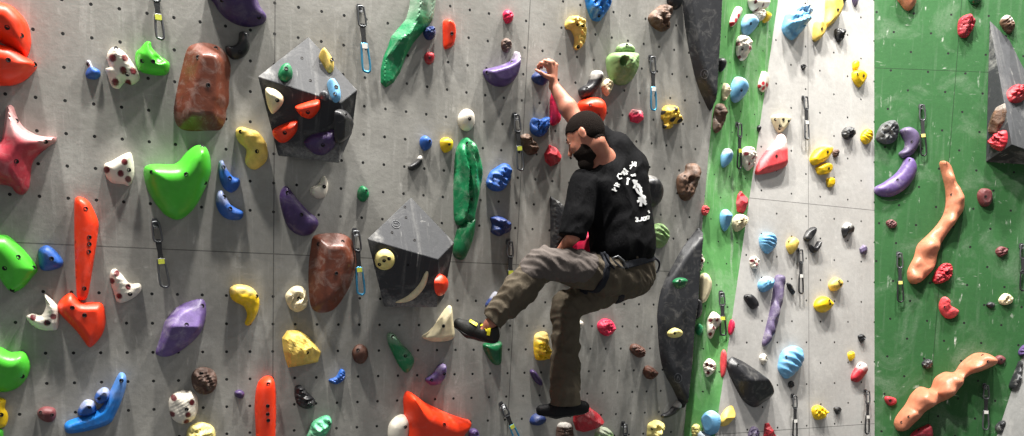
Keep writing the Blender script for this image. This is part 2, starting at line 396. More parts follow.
def hold(tile, outline, col, h, style, bolts, label, fr=None, name='climbing_hold', group='climbing holds', cat='climbing hold', **opts):
    SEED[0] += 1
    px = px_list(tile, outline); cxp = sum(p[0] for p in px) / len(px); cyp = sum(p[1] for p in px) / len(px)
    if fr is None:
        if callable(AREA[0]): fr = AREA[0](cxp, cyp)
        else: fr = AREA[0]
    if 'dips' in opts: opts['dips'] = [(*px_list(tile, '%g %g' % (a[0], a[1]))[0], a[2], a[3]) for a in opts['dips']]
    if 'lumps' in opts: opts['lumps'] = [(*px_list(tile, '%g %g' % (a[0], a[1]))[0], a[2], a[3]) for a in opts['lumps']]
    org, W, F, VP, off, size = relief(fr, px, h, style, SEED[0], opts)
    Wl = [w_ - org for w_ in W]
    o = link(name, Wl, F, MATS[col], opts.get('parent'), style[0] != 'f'); o.location = org if opts.get('parent') is None else org - opts['porg']
    if style[0] == 'f':
        pass
    else:
        md = o.modifiers.new('edges', 'EDGE_SPLIT'); md.split_angle = math.radians(62)
    if opts.get('parent') is None: tag(o, label, cat, group)
    sp = np.zeros(len(VP)); ck = np.zeros(len(VP))
    if opts.get('dots'):
        for x, y in px_list(tile, opts['dots']):
            c = fr.loc(x, y, .75 * h); q = np.linalg.norm((VP - c) * np.array([1, .9]), axis=1); sp = np.maximum(sp, np.clip((opts.get('dr', 0.016) - q) / 0.003, 0, 1))
    if opts.get('chalk'):
        vc = (VP[:, 1] - VP[:, 1].mean()) / (np.ptp(VP[:, 1]) / 2); uc = (VP[:, 0] - VP[:, 0].mean()) / (np.ptp(VP[:, 0]) / 2)
        ck = np.clip((vc - opts.get('ck', 0.2) + 0.3 * wobble(VP / size, 6, SEED[0]) + 0.0 * uc) * 3, 0, 1) * opts['chalk']  # upper parts whitened: chalk dust together with painted lamp glare
    set_attr(o, 'spot', sp); set_attr(o, 'chalk', ck)
    bv = BVHTree.FromPolygons([Vector(w_) for w_ in W], F)
    if bolts:
        for x, y in px_list(tile, bolts):
            bolt_on(fr, bv, x, y, off, 0.0085 if size > 0.09 else 0.0065, o, org)
    return o
AREA = [PA]
#@@PART2
# ------------------------------------------------------------------ the climbing wall (setting)
def wall(name, fr, poly, mat, th=0.04):
    """poly: list of (u, v) in the frame; a slab of thickness th behind it"""
    V = [(u, v, 0) for u, v in poly] + [(u, v, -th) for u, v in poly]; n = len(poly)
    F = [tuple(range(n)), tuple(range(n, 2 * n))[::-1]] + [(i, n + i, n + (i + 1) % n, (i + 1) % n) for i in range(n)]
    o = link(name, V, F, mat, None, False); o.matrix_world = fr.mat(); o['kind'] = 'structure'; recalc(o)
    return o
ZLO, ZHI = -2.6, 4.6
sA1, sA2 = PA.loc(273.9, 200)[0], PA.loc(518, 230)[0]
hA = PA.loc(230, 252)[1]
mA = wall_material('concrete_grey_panel', (145, 143, 137), 0.5, (0.1205, 0.15, 0.0, 0.0, False), (sA1, sA2, sA1 - (sA2 - sA1)), (hA, hA + 2.1), 0.6, 3.0,
                   dark=(124, 122, 116), skip_v=((hA - 0.14, hA + 0.14),), hole=0.0078)
wall('wall_left', PA, [(-2.2, ZLO), (XB, ZLO), (XB, ZHI), (-2.2, ZHI)], mA)
def grid_of(fr, a, b, c):
    A, B, D = fr.loc(*a), fr.loc(*b), fr.loc(*c)
    return abs(B[0] - A[0]), abs(D[1] - A[1]), A[0], A[1]
gw = grid_of(PW, (805.5, 46.5), (827.5, 51), (805.5, 87.3)); gg = grid_of(PR, (910.9, 52), (948.6, 48.4), (910.9, 90.6))
gw = (0.29, 0.31) + gw[2:]
print('dots', gw, gg)
sW = PW.loc(820, 205)[1]; sW2 = PW.loc(840, 426)[1]
mW = wall_material('pale_grey_panel', (176, 174, 170), 0.6, (*gw, True), (PW.loc(808, 60)[0],), (sW, sW2), 0.35, 11.0, dark=(156, 153, 149), hole=0.0075)
zt = [PW.loc(778, 0), PW.loc(715, 436)]
sl = (zt[1][0] - zt[0][0]) / (zt[1][1] - zt[0][1])
def uW(v): return zt[0][0] + sl * (v - zt[0][1])
cvv = PW.v; vcor = lambda z: (np.array([XCOR, pw_y(z), z]) - PW.o) @ PW.v
wall('wall_right', PW, [(uW(vcor(ZLO)), vcor(ZLO)), (XCOR, vcor(ZLO)), (XCOR, vcor(ZHI)), (uW(vcor(ZHI)), vcor(ZHI))], mW)
mS = wall_material('green_strip_paint', (98, 158, 90), 0.6, (0.15, 0.3, 0.07, 0.0, True), (), (), 1.0, 5.0, dark=(80, 140, 76), hole=0.0055)
lo = PW.o + PW.u * uW(vcor(ZLO)) + PW.v * vcor(ZLO); hi = PW.o + PW.u * uW(vcor(ZHI)) + PW.v * vcor(ZHI)
V = []; NS = 24
for i in range(NS + 1):
    t = i / NS; b = lo + (hi - lo) * t; a = np.array([XB, 0, b[2]])
    V += [a, b, b + (0, 0.04, 0), a + (0, 0.04, 0)]
F = [(4 * i + k, 4 * i + (k + 1) % 4, 4 * i + 4 + (k + 1) % 4, 4 * i + 4 + k) for i in range(NS) for k in range(4)]
tmp = Frame((XB, 0, 0), (hi + lo) / 2 - np.array([XB, 0, (hi + lo)[2] / 2]), np.cross((hi + lo) / 2 - np.array([XB, 0, (hi + lo)[2] / 2]), (0, 0, 1.)))
if tmp.n[1] > 0: tmp = Frame(tmp.o, tmp.u, -tmp.n)
Vl = [((v - tmp.o) @ tmp.u, (v - tmp.o) @ tmp.v, (v - tmp.o) @ tmp.n) for v in V]
o = link('wall_center', Vl, F, mS, None, True); o.matrix_world = tmp.mat(); o['kind'] = 'structure'; recalc(o)
md = o.modifiers.new('edges', 'EDGE_SPLIT'); md.split_angle = 0.7
mG = wall_material('green_panel_paint', (44, 90, 46), 1.0, (*gg, True), (PR.loc(957, 60)[0],), (PR.loc(930, 70)[1],), 0.15, 21.0, dark=(37, 79, 40), cloud=0.15, hole=0.009)
vr = lambda z: (np.array([XCOR, pw_y(z), z]) - PR.o) @ PR.v
ur = lambda z: (np.array([XCOR, pw_y(z), z]) - PR.o) @ PR.u
wall('wall_far_right', PR, [(ur(ZLO), vr(ZLO)), (ur(ZLO) + 3, vr(ZLO)), (ur(ZHI) + 3, vr(ZHI)), (ur(ZHI), vr(ZHI))], mG)

# ------------------------------------------------------------------ big faceted volumes
mV1 = wall_material('volume_dark_grit', (54, 55, 58), 1.0, (9, 9, 4.5, 4.5, False), (), (), 0.3, 31.0, dark=(38, 39, 41), rough=0.6)
mV2 = wall_material('volume_pale_grit', (84, 85, 88), 0.7, (9, 9, 4.5, 4.5, False), (), (), 0.3, 41.0, dark=(62, 63, 65), rough=0.6)
mV3 = wall_material('volume_black_sheet', (48, 49, 51), 0.6, (9, 9, 4.5, 4.5, False), (), (), 0.5, 51.0, dark=(34, 35, 37), rough=0.5)
mV4 = wall_material('volume_grey_sheet', (132, 132, 130), 0.5, (9, 9, 4.5, 4.5, False), (), (), 0.4, 61.0, dark=(112, 112, 110), rough=0.6)
VF = {}
def volume(key, verts, faces, mats, midx, label, group, fr=PA, bevel=0.004):
    """verts: (px, py, height above the wall); the outline vertices sit on the wall itself"""
    P = [fr.hit(x, y, h) if h > 0.001 else fr.hit(x, y, 0) for x, y, h in verts]
    org = fr.o + fr.u * np.mean([(p - fr.o) @ fr.u for p in P]) + fr.v * np.mean([(p - fr.o) @ fr.v for p in P])
    n = len(P); F = list(faces)
    o = link('climbing_volume', [p - org for p in P], F, mats, None, False, midx)
    o.location = org; tag(o, label, 'climbing volume', group)
    md = o.modifiers.new('bevel', 'BEVEL'); md.width = bevel; md.segments = 2; md.limit_method = 'ANGLE'
    recalc(o)
    VF[key] = (P, faces, o, org)
    return o
def vface(key, i):
    P, f, _, _ = VF[key]; return face_frame([P[k] for k in f[i]][:3])
def screws(key, pts):
    P, f, o, org = VF[key]; bv = BVHTree.FromPolygons([Vector(p) for p in P], [tuple(q) for q in f])
    for i, x, y in pts:
        bolt_on(vface(key, i), bv, x, y, 0, 0.006, o, org)
def boxy(key, T_, L_, P_, R_, BL, BR, RB, label, mat):
    """solid with a planar sloping top T-L-P-R; L and R stand off the wall"""
    t, l, r = PA.hit(*T_), PA.hit(L_[0], L_[1], L_[2]), PA.hit(R_[0], R_[1], R_[2])
    p = face_frame([t, l, r]).hit(*P_)
    bl = PA.hit(BL[0], BL[1], BL[2]); br = face_frame([l, bl, p]).hit(BR[0], BR[1]); print(key, 'P', -p[1], 'BR', -br[1]); BR = (BR[0], BR[1], max(.03, -br[1]))
    volume(key, [T_ + (0,), L_, (P_[0], P_[1], -p[1]), R_, BL, BR, RB],
           [(0, 1, 2, 3), (1, 4, 5, 2), (2, 5, 6, 3), (0, 4, 1), (0, 3, 6), (0, 6, 5, 4)], mat, None, label, 'faceted volumes')
boxy('up', (308.5, 36.5), (257.5, 76.5, .12), (341, 103), (357.5, 90, .15), (278, 156, 0.02), (339, 163.5, 0.1), (352, 133, 0.03),
     'dark faceted plywood volume carrying eight small holds, upper left of wall', [mV1])
boxy('low', (411, 197), (367, 239, .12), (438, 259.5), (454.5, 242.5, .15), (384, 307, 0.02), (437, 307.5, 0.1), (444, 297, 0.04),
     'grey topped faceted plywood volume with round cream hold and crescent slot', [mV1])
screws('up', [(0, 302, 58), (0, 310.5, 80.5)])
screws('low', [(0, 406, 217.5), (0, 392, 232.5), (0, 414.5, 240), (0, 405, 207), (1, 408, 265), (1, 382, 300.5)])
# right hand tall pyramid
volume('pyr', [(989.4, 20, 0), (985.8, 162, 0.0), (1012, 144.5, 0.22), (1075, 168, 0.0), (1010, 40, 0.0), (1050, 120, 0.0)],
       [(0, 1, 2), (0, 2, 3, 5, 4), (1, 3, 2), (0, 4, 5, 3, 1)], [mV1, mV2], [0, 1, 0, 0],
       'tall grey and black wedge volume bolted on the green panel', 'faceted volumes', PR)
volume('edge', [(1026, 345, 0), (992, 450, 0), (1060, 470, 0.4), (1070, 335, 0.35), (1100, 470, 0), (1100, 335, 0)],
       [(0, 1, 2, 3), (3, 2, 4, 5), (0, 3, 5), (1, 4, 2), (0, 5, 4, 1)], [mV4, mV1], [0, 0, 0, 0, 1],
       'big pale grey volume cropped at bottom right corner of the green panel', 'faceted volumes', PR)
# two long black shields at the border of grey and green
def shield(key, outline, ridge, h, label):
    """outline round a curved ridge line: both given in px"""
    px = [tuple(map(float, q.split(','))) for q in outline.split()]
    P = np.array([PA.loc(x, y, 0) for x, y in px]); Pc = resample(catmull(P, 3) if key == 'x' else P, 0.05)
    return px
SH = dict(h=0.14, style='s')
AREA[0] = PA
up_sh = hold('P', '682 -70 682 -20 683 0 686 25 690 50 697 80 704 98 711 111 713.5 100 715 75 718 30 720 -20 721 -70', 'shieldblack', 0.11, 'q',
     '', 'upper long black shield volume along the green strip, running out of the top', name='climbing_volume', group='black shield volumes', cat='climbing volume', off=0.1, N=90)
lo_sh = hold('P', '700.6 227.6 694 234 688 241.6 681 252 675 263 668 276 662.5 288.6 659.5 302 658 316 658.7 328 659.7 346 662.5 364 667 377 672.7 387 678 398 684 408.5 686.5 388 689 364 690.5 344 691.7 326 693.5 312 695 300 697 270 699 248', 'shieldblack', 0.11, 'q',
     '', 'lower long black shield volume beside the green strip, pointed at both ends', name='climbing_volume', group='black shield volumes', cat='climbing volume', off=0.1, N=90)
def ring_mark(fr_o, px, py, r, parent, porg, mat='steel', name='printed_emblem', wdt=0.0022):
    c = fr_o.hit(px, py, 0.0); path = [c + fr_o.u * math.cos(a) * r + fr_o.v * math.sin(a) * r + fr_o.n * 0.001 for a in np.linspace(0, 2 * math.pi, 28, endpoint=False)]
    v1, f1 = tube(path, wdt, 5, True)
    path2 = [c + fr_o.u * r * 0.55 * math.cos(a) + fr_o.v * r * 0.55 * math.sin(a) + fr_o.n * 0.001 for a in (2.4, 1.2, 0.1, -1.0, -2.2, -3.0)]
    v2, f2 = tube(path2, wdt, 5, False); V, F = join((v1, f1), (v2, f2))
    return _child(name, V, F, MATS[mat], parent, porg)
ring_mark(vface('low', 0), 396, 224.5, 0.024, VF['low'][2], VF['low'][3], 'slate')
# ------------------------------------------------------------------ holds on the grey wall, left to right
AREA[0] = PA; H = hold
H('A0', '-20 5 20 10 50 22 85 55 108 90 119 140 118 180 100 218 60 195 30 178 -20 150 -70 120 -90 60 -60 20', 'orange', .13, 'r', '28 108 85 140', 'upper half of a big round orange hold pair at the top left edge', group='orange holds')
H('A0', '-90 160 -50 160 0 172 40 182 70 198 100 220 143 252 125 285 95 312 60 328 25 333 -20 328 -80 290', 'orange', .12, 'r', '33 236 137 254', 'lower half of the big round orange hold pair at the top left edge', group='orange holds')
H('A0', '340 240 355 238 366 262 392 276 395 298 375 312 342 305 337 285 347 262', 'blue', .03, 'r', '348 254', 'tiny blue hold left of a spotted white hold near the top', group='blue holds', chalk=.6)
H('A0', '430 195 455 183 490 205 515 235 545 280 550 312 520 332 498 325 485 328 468 348 440 338 425 300 415 268 430 262 420 225', 'white', .055, 'jn', '502 292 457 190', 'white hold with dark red spots, topmost of the spotted ones at left', group='white spotted holds', dots='443 230 492 230 485 278 525 280 455 322 505 325', dr=.017)
H('A0', '575 162 595 165 602 190 635 222 668 245 668 275 650 293 600 292 552 277 535 245 535 205 552 188', 'green', .07, 'r', '603 242 560 240', 'small bright green hold under the top left quickdraw', group='bright green holds', dips=[(625, 232, .02, .3)])
H('A0', '752 175 800 163 850 172 890 200 912 255 905 330 905 400 895 430 892 470 870 508 830 512 740 513 700 492 686 440 690 400 703 330 722 250 735 200', 'rust', .085, 'p', '820 335 780 225 850 190', 'big reddish brown slab hold near the upper left', group='brown slab holds', N=34)
H('A0', '815 -30 845 5 870 45 920 85 985 102 1040 88 1053 60 1025 20 1000 -30 900 -50', 'plum', .09, 'j', '1020 68 873 0', 'dark purple curved hold cut by the top edge of the picture', group='purple holds')
H('A0', '890 180 920 178 940 160 945 125 975 130 986 165 980 200 955 225 920 232 895 210', 'black', .05, 'j', '945 205', 'small black hooked hold under the dark purple curved hold', group='black holds')
H('A1', '20 -5 35 -22 50 -18 66 25 95 68 145 95 190 103 222 104 216 124 185 145 150 175 126 205 118 255 112 305 88 333 60 325 40 300 0 292 -40 280 -70 200 -60 120 -20 130 5 110', 'crimson', .12, 'r', '65 42 180 125 65 202', 'red star shaped hold with chalky upper half at the left edge', group='red holds', N=34, chalk=.4, ck=0.15)
H('A1', '410 215 440 200 495 170 520 175 530 245 512 296 485 292 440 285 415 255', 'white', .05, 'j', '508 236', 'white spotted wedge hold left of the large green heart shaped hold', group='white spotted holds', dots='490 205 420 235 475 250 505 272', dr=.016)
H('A1', '568 235 580 216 620 210 665 212 700 205 740 160 775 136 810 142 830 180 835 240 820 290 780 370 740 415 700 433 665 420 640 400 600 345 575 290', 'green', .14, 'j', '598 245 733 253 808 287 797 145', 'large bright green heart shaped hold', group='bright green holds', N=38)
H('A1', '862 210 878 198 893 228 915 258 945 272 942 302 915 325 885 310 866 270', 'blue', .045, 'r', '905 268 880 225', 'blue curved hold, upper of two right of the green heart', group='blue holds', chalk=.3)
H('A1', '852 335 872 315 890 340 915 375 958 400 950 430 905 432 872 412 853 375', 'blue', .045, 'r', '907 388 882 342', 'blue curved hold, lower of two right of the green heart', group='blue holds', chalk=.3)
H('A1', '930 82 950 65 985 75 1015 85 1045 120 1057 160 1052 200 1015 232 985 228 967 200 972 155 940 122', 'yellow', .06, 'jn', '1012 163 948 85', 'pale yellow hooked hold left of the upper dark volume', group='yellow holds')
H('A2', '-60 50 0 58 30 62 80 105 120 150 148 195 130 222 90 268 50 285 20 265 -20 205 -70 120', 'green', .08, 'r', '72 145 132 188 48 275 18 190', 'bright green hold at the left edge, middle height', group='bright green holds')
H('A2', '150 120 180 100 212 115 248 160 240 186 195 200 160 195 151 160', 'blue', .05, 'r', '203 152', 'round blue hold beside the green hold at the left edge', group='blue holds')
H('A2', '293 -75 305 -92 335 -85 358 -62 386 0 388 30 378 110 362 210 345 300 324 318 303 302 294 150 292 0', 'orange', .055, 'r', '352 95 352 68 350 125 338 -45 332 270', 'tall narrow orange hold standing over a wide orange one', group='orange holds', N=36)
H('A2', '228 330 250 302 280 287 300 305 325 325 365 325 402 330 415 370 414 420 395 465 355 504 330 478 300 438 255 392 230 362', 'orange', .06, 's', '333 375 285 345', 'wide flared orange hold directly below the tall orange one', group='orange holds')
H('A2', '435 205 455 193 480 215 512 250 550 250 558 275 530 305 485 327 460 320 447 280 434 245', 'white', .05, 'jn', '512 292 505 262', 'white spotted hold right of the tall orange one', group='white spotted holds', dots='460 210 505 263 470 300 440 240', dr=.015)
H('A2', '174 294 190 300 215 325 230 350 228 425 200 437 150 430 112 402 103 380 130 368 162 374 180 340', 'white', .05, 'jn', '190 405', 'white spotted boomerang hold left of the wide orange hold', group='white spotted holds', dots='130 385 210 380 185 405', dr=.015)
H('A2', '615 520 640 440 652 400 690 352 740 325 800 313 815 350 810 400 790 450 745 495 690 532 650 542 622 535', 'violet', .09, 'c', '735 412 797 338', 'large violet leaf shaped hold with chalk on its left flank', group='purple holds', N=32, crest=.1)
H('A2', '908 268 940 254 985 262 1013 288 1024 330 1010 382 985 416 966 410 975 375 962 342 930 325 910 305', 'lemon', .055, 'jn', '1010 300', 'yellow claw shaped hold left of a vertical panel joint', group='yellow holds', chalk=.3)
H('A3', '-60 80 0 86 42 105 90 102 112 130 118 170 100 215 60 252 0 265 -60 240', 'green', .09, 'j', '88 198', 'bright green hold at the left edge, near the bottom', group='bright green holds')
H('A3', '-40 280 0 284 22 295 18 325 30 350 28 380 12 402 -40 400', 'lemon', .05, 'jn', '5 350', 'yellow hold cut by the left edge near the bottom', group='yellow holds')
H('A3', '-40 398 0 405 12 420 5 450 -40 450', 'green', .04, 'r', '', 'green sliver of a hold in the bottom left corner', group='bright green holds')
H('A3', '148 335 175 319 213 325 221 350 210 376 182 380 152 362', 'maroon', .04, 'r', '160 340 205 350', 'small dull maroon hold left of the big blue one at the bottom', group='brown holds')
boom = H('A3', '470 188 495 195 498 235 482 290 455 352 430 388 350 415 270 426 252 402 262 380 300 365 360 345 405 315 440 245', 'azure', .06, 's', '478 215', 'long blue boomerang hold at the bottom left', group='blue holds', N=36, chalk=.15)
H('A3', '305 345 318 312 340 293 370 300 380 335 355 354 325 357', 'blue', .062, 's', '352 320', None, name='knob', parent=boom, porg=np.array(boom.location), chalk=.4)
H('A3', '372 285 385 258 410 243 430 255 432 288 408 306 385 305', 'blue', .064, 's', '390 285', None, name='knob', parent=boom, porg=np.array(boom.location), chalk=.4)
H('A3', '755 200 775 170 810 163 845 180 857 220 840 260 800 272 765 250', 'umber', .045, 'k', '793 188', 'round dark brown rough hold above a spotted white one at the bottom', group='brown holds')
H('A3', '925 260 945 252 963 265 955 285 930 280', 'plum', .025, 'r', '', 'tiny dark purple hold between the brown round hold and the orange bar', group='purple holds')
H('A3', '665 300 690 265 740 255 775 275 780 330 762 372 720 388 678 365', 'white', .05, 'rn', '735 328', 'white spotted round hold at the bottom, under the brown round one', group='white spotted holds', dots='685 285 755 300 678 350 740 348 735 378', dr=.016)
H('A3', '740 410 770 385 810 382 845 405 850 450 835 470 745 470', 'straw', .05, 'kn', '', 'cream yellow rough hold cut by the bottom edge', group='yellow holds')
H('B3', '22 300 35 225 70 198 98 215 105 300 103 420 95 500 35 500 25 400', 'orange', .07, 'r', '70 347 72 228 70 315 72 372', 'tall orange bar hold at the bottom', group='orange holds', N=30)
H('B0', '640 -30 635 20 622 70 590 108 562 140 550 180 532 222 521 270 521 325 541 342 572 322 598 280 622 215 650 165 700 108 728 72 738 10 742 -40', 'forest', .085, 'fn', '', 'long green craggy hold running out of the top edge', group='dark green holds', N=44, chalk=.35, ck=.3)
H('B0', '685 130 695 108 720 103 732 125 725 150 700 155', 'navy', .04, 'k', '', 'small dark blue hold right of the long green craggy one', group='dark blue holds')
H('B0', '765 82 790 77 808 100 812 140 805 175 790 188 768 188 764 140', 'orange', .05, 's', '795 132', 'flat sided orange hold near the top centre left', group='orange holds')
H('B0', '690 215 705 203 725 213 724 242 705 253 691 238', 'red', .035, 'r', '708 228', 'small red hold under the dark blue one near the top', group='red holds')
H('C0', '-59 275 -20 262 20 250 50 232 65 200 80 225 78 275 60 315 25 338 -15 335 -48 310', 'purple', .08, 's', '48 245 -50 285', 'purple crescent hold with raised right horn near the top', group='purple holds', chalk=.5, ck=.5)
H('C0', '15 50 32 37 52 58 50 82 30 92 17 76', 'pink', .035, 'k', '', 'small pink hold near the top centre', group='pink holds')
H('C0', '8 165 25 148 45 163 47 185 30 206 12 196', 'umber', .035, 'k', '', 'small brown hold between the pink one and the purple crescent', group='brown holds')
H('B1', '823 35 835 5 860 -5 883 15 886 55 865 82 835 72', 'white', .05, 'r', '865 35', 'plain white round hold above the long green folded one', group='white plain holds')
H('B1', '672 115 690 100 715 117 715 145 692 160 675 145', 'blue', .04, 'r', '708 122', 'small blue round hold left of a small yellow one', group='blue holds')
H('B1', '752 120 775 107 800 123 796 155 770 168 755 150', 'lemon', .04, 'r', '785 135', 'small yellow round hold right of the small blue one', group='yellow holds')
H('B1', '625 220 650 203 670 178 679 195 671 222 645 238 628 234', 'black', .03, 'j', '', 'small black crescent hold under the small blue one', group='black holds', chalk=.7, ck=.4)
H('B1', '820 150 840 115 860 107 885 130 905 180 918 250 910 320 893 400 885 440 850 455 815 445 808 370 808 290 812 200', 'forest', .075, 'rv', '877 352 857 132', 'long dark green folded hold, upper of the stacked pair', group='dark green holds', N=40)
H('B2', '812 70 822 35 850 0 885 -10 887 30 876 90 852 148 832 158 808 142 802 110', 'bottle', .06, 'r', '', 'smooth dark green drop hold, lower of the stacked pair', group='dark green holds')
H('C1', '-50 285 -35 245 -10 225 15 210 35 213 48 240 42 280 15 315 -15 320 -40 308', 'blue', .055, 'k', '', 'dark blue rough hold above another right of the long green folded hold', group='dark blue holds')
H('P', '491.5 217.5 500 216 507 219 511 222 511.3 231 505 234 500 236.5 492 232 493 225', 'navy', .05, 'k', '', 'dark blue rough hold, second down right of the long green folded hold', group='dark blue holds')
H('B1', '425 322 440 298 463 310 470 340 450 362 428 350', 'forest', .035, 'r', '458 318', 'small dark green hold above the lower faceted volume', group='dark green holds')
H('B1', '240 308 272 290 287 262 300 265 309 300 298 340 270 348 243 332', 'white', .045, 'r', '292 302', 'white drop shaped hold under the upper dark volume', group='white plain holds')
H('B1', '120 335 140 298 160 312 185 345 230 395 265 425 272 452 250 485 215 496 180 485 150 455 127 390', 'plum', .07, 'r', '203 412 148 325', 'dark purple drop shaped hold left of the white drop', group='purple holds')
H('B2', '262 60 350 52 395 68 415 100 428 150 420 200 395 270 350 340 310 365 262 362 240 320 235 200 246 100', 'rust', .085, 'p', '340 210 365 85 270 95', 'big reddish brown slab hold tapering down, left of the lower volume', group='brown slab holds', N=34)
H('B2', '143 292 175 262 210 265 228 300 225 342 190 363 160 350 145 322', 'cream', .045, 'k', '193 308', 'off white round hold left of the tapering brown slab', group='white plain holds')
H('B2', '930 335 945 310 965 283 985 290 996 320 985 350 970 368 945 360', 'navy', .045, 'k', '', 'dark blue hold above the raised climbing shoe', group='dark blue holds', chalk=.4)
H('B3', '680 45 700 28 728 0 756 -45 785 -80 798 -68 803 -20 808 40 782 60 720 62', 'cream', .05, 's', '762 0', 'off white triangular hold touched by the toe of the raised shoe', group='white plain holds')
H('B3', '130 50 150 20 200 18 240 48 285 105 272 145 200 160 155 167 145 140 135 100', 'yellow', .085, 'fn', '225 105', 'pale yellow craggy block hold', group='yellow holds')
H('B3', '405 100 430 73 460 85 467 120 445 150 415 140', 'brown', .045, 'r', '425 95', 'small round brown hold near the bottom left of the raised shoe', group='brown holds')
H('B3', '543 35 565 28 600 68 640 112 648 148 622 186 592 160 566 110 548 70', 'forest', .055, 'jn', '612 118 562 42', 'slanting dark green hold below the lower volume', group='dark green holds', chalk=.3)
H('B3', '312 212 340 200 358 170 375 180 372 210 345 230 318 224', 'blue', .03, 'k', '', 'small blue winged hold beside the black one near the bottom', group='blue holds')
H('B3', '180 240 205 235 228 262 258 292 252 318 220 328 190 312 178 280', 'black', .04, 'kn', '188 312', 'black craggy hold under the pale yellow block', group='black holds')
H('B3', '230 420 248 380 300 353 323 368 320 400 300 433 270 465 225 455', 'mint', .05, 'kn', '312 385', 'pale green rough hold cut by the bottom edge', group='pale green holds')
H('B3', '548 400 568 367 600 350 630 365 635 400 622 450 555 455', 'white', .055, 'r', '612 398', 'white round hold left of the big orange wedge at the bottom', group='white plain holds')
H('B3', '693 210 720 190 745 155 770 151 773 190 755 225 722 236 702 226', 'violet', .045, 'j', '765 188 715 212', 'small violet crescent hold above the big orange wedge', group='purple holds')
H('B3', '615 285 635 262 700 305 780 345 850 370 876 378 868 410 850 433 830 480 640 480 622 400 616 340', 'orange', .14, 'j', '765 388', 'big orange wedge hold at the bottom centre', group='orange holds', N=34, crest=.25)
H('B3', '868 412 890 405 905 425 900 455 865 455', 'violet', .04, 'k', '', 'small violet hold behind the right end of the orange wedge', group='purple holds')
H('B3', '920 75 950 66 990 62 994 110 990 150 966 153 937 118', 'bottle', .05, 'r', '', 'dark green hold under the heel of the raised shoe', group='dark green holds')
# centre
H('C0', '345 -25 345 10 355 45 370 75 398 80 422 52 438 20 430 -25 395 -35', 'azure', .07, 'k', '390 62', 'blue rough hold cut by the top edge above the climber', group='blue holds')
H('C0', '262 90 285 62 325 72 340 110 338 160 318 192 297 188 300 150 285 118 266 110', 'yellow', .06, 'kn', '305 95 327 100 308 185', 'yellow bent knobbly hold near the top centre', group='yellow holds')
H('C0', '462 190 480 172 510 172 530 195 522 212 470 210', 'moss', .05, 'r', '500 178', 'small sage green cap hold on top of the sage green bowl', group='sage green holds', chalk=.3)
H('C0', '430 225 455 205 530 205 545 232 543 275 522 320 483 333 447 312 432 270', 'moss', .1, 'jn', '', 'sage green bowl shaped hold with a deep pocket', group='sage green holds', N=34, dips=[(483, 240, .023, .75)])
H('C0', '590 70 605 45 640 18 672 22 682 50 668 80 672 110 640 122 605 100', 'rock', .06, 'k', '662 100', 'knobbly brown rock hold near the top right of the grey wall', group='rock brown holds')
H('C0', '665 -20 664 5 672 22 692 36 712 28 720 0 715 -20', 'black', .05, 'r', '', 'black hold at the top edge beside the upper black shield', group='black holds')
H('C0', '317 350 350 327 366 285 383 277 400 297 396 330 367 375 342 390 322 380', 'black', .065, 'j', '342 348', 'black banana hold with chalky top right of the raised hand', group='black holds', chalk=.75, ck=.35)
H('C0', '405 330 425 308 446 325 445 350 425 378 407 357', 'cream', .045, 'k', '432 340', 'off white round hold right of the black banana hold', group='white plain holds')
H('K1', '385 345 430 305 480 298 520 312 545 350 552 400 545 440 525 480 500 520 440 470 400 410', 'orange', .1, 'r', '450 350 502 418', 'orange round hold behind the head of the climber', group='orange holds')
H('K1', '203 310 220 258 235 288 250 350 262 435 250 470 210 480 200 430', 'pink', .06, 'r', '', 'long pink hold behind the forearm of the climber', group='pink holds')
H('K1', '82 170 105 140 135 128 180 150 190 190 160 222 130 220 95 200', 'navy', .055, 'r', '', 'dark blue hold gripped by the raised hand', group='dark blue holds')
H('C1', '512 18 525 -5 565 2 572 35 550 52 520 45', 'pink', .05, 'fn', '', 'pink blocky hold right of the head of the climber', group='pink holds', chalk=.4)
H('M0', '66 340 70 315 85 305 110 310 112 330 122 345 118 358 100 360 95 372 72 372 75 355', 'caution', .06, 'kn', '', 'yellow star hold with black caps', group='yellow holds', dots='72 325 118 350 78 368 96 318 93 348', dr=.016)
H('C1', '122 60 132 30 162 36 190 25 197 50 186 90 160 105 130 90', 'blue', .055, 'kn', '', 'blue knobbly hold left of the face of the climber', group='blue holds')
H('C1', '180 172 200 135 222 145 247 180 236 210 205 222 183 200', 'red', .06, 'f', '', 'red blocky hold in front of the chin of the climber', group='red holds')
H('C1', '80 105 108 92 125 110 152 138 150 165 125 178 102 165 86 130', 'rock', .05, 'kn', '', 'brown rock hold between the quickdraw and the red block', group='rock brown holds')
H('C1', '705 262 735 240 740 215 770 208 790 228 785 270 770 320 750 356 720 350 704 312', 'rock', .06, 'k', '728 262', 'large twisted brown rock hold right of the back of the climber', group='rock brown holds', dips=[(750, 275, .02, .5)])
H('C1', '545 275 595 256 626 280 642 318 638 360 614 384 585 382 555 340', 'black', .1, 'j', '', 'round black hold with white rim behind the back of the climber', group='black holds', chalk=.8, ck=.65)
H('P', '553 196 560 200 568 208 575 220 575 252 566 262 553 262', 'black', .1, 'f', '', 'black angular hold behind the lower arm of the climber', group='black holds')
H('P', '577 236 588 230 592 242 588 256 576 254', 'pink', .13, 's', '', 'pink hold glimpsed between the arm and the shirt', group='pink holds')
H('C2', '598 35 630 12 655 25 670 60 655 98 630 112 603 88', 'moss', .06, 'rw', '', 'sage green ribbed hold right of the harness', group='sage green holds')
H('C2', '388 412 410 390 440 395 456 420 445 450 420 458 395 440', 'pink', .05, 'k', '', 'pink round hold right of the standing leg', group='pink holds')
H('C3', '138 60 150 30 187 26 192 70 212 115 182 135 145 130', 'lemon', .06, 'kn', '', 'yellow craggy hold left of the standing leg', group='yellow holds', chalk=.3)
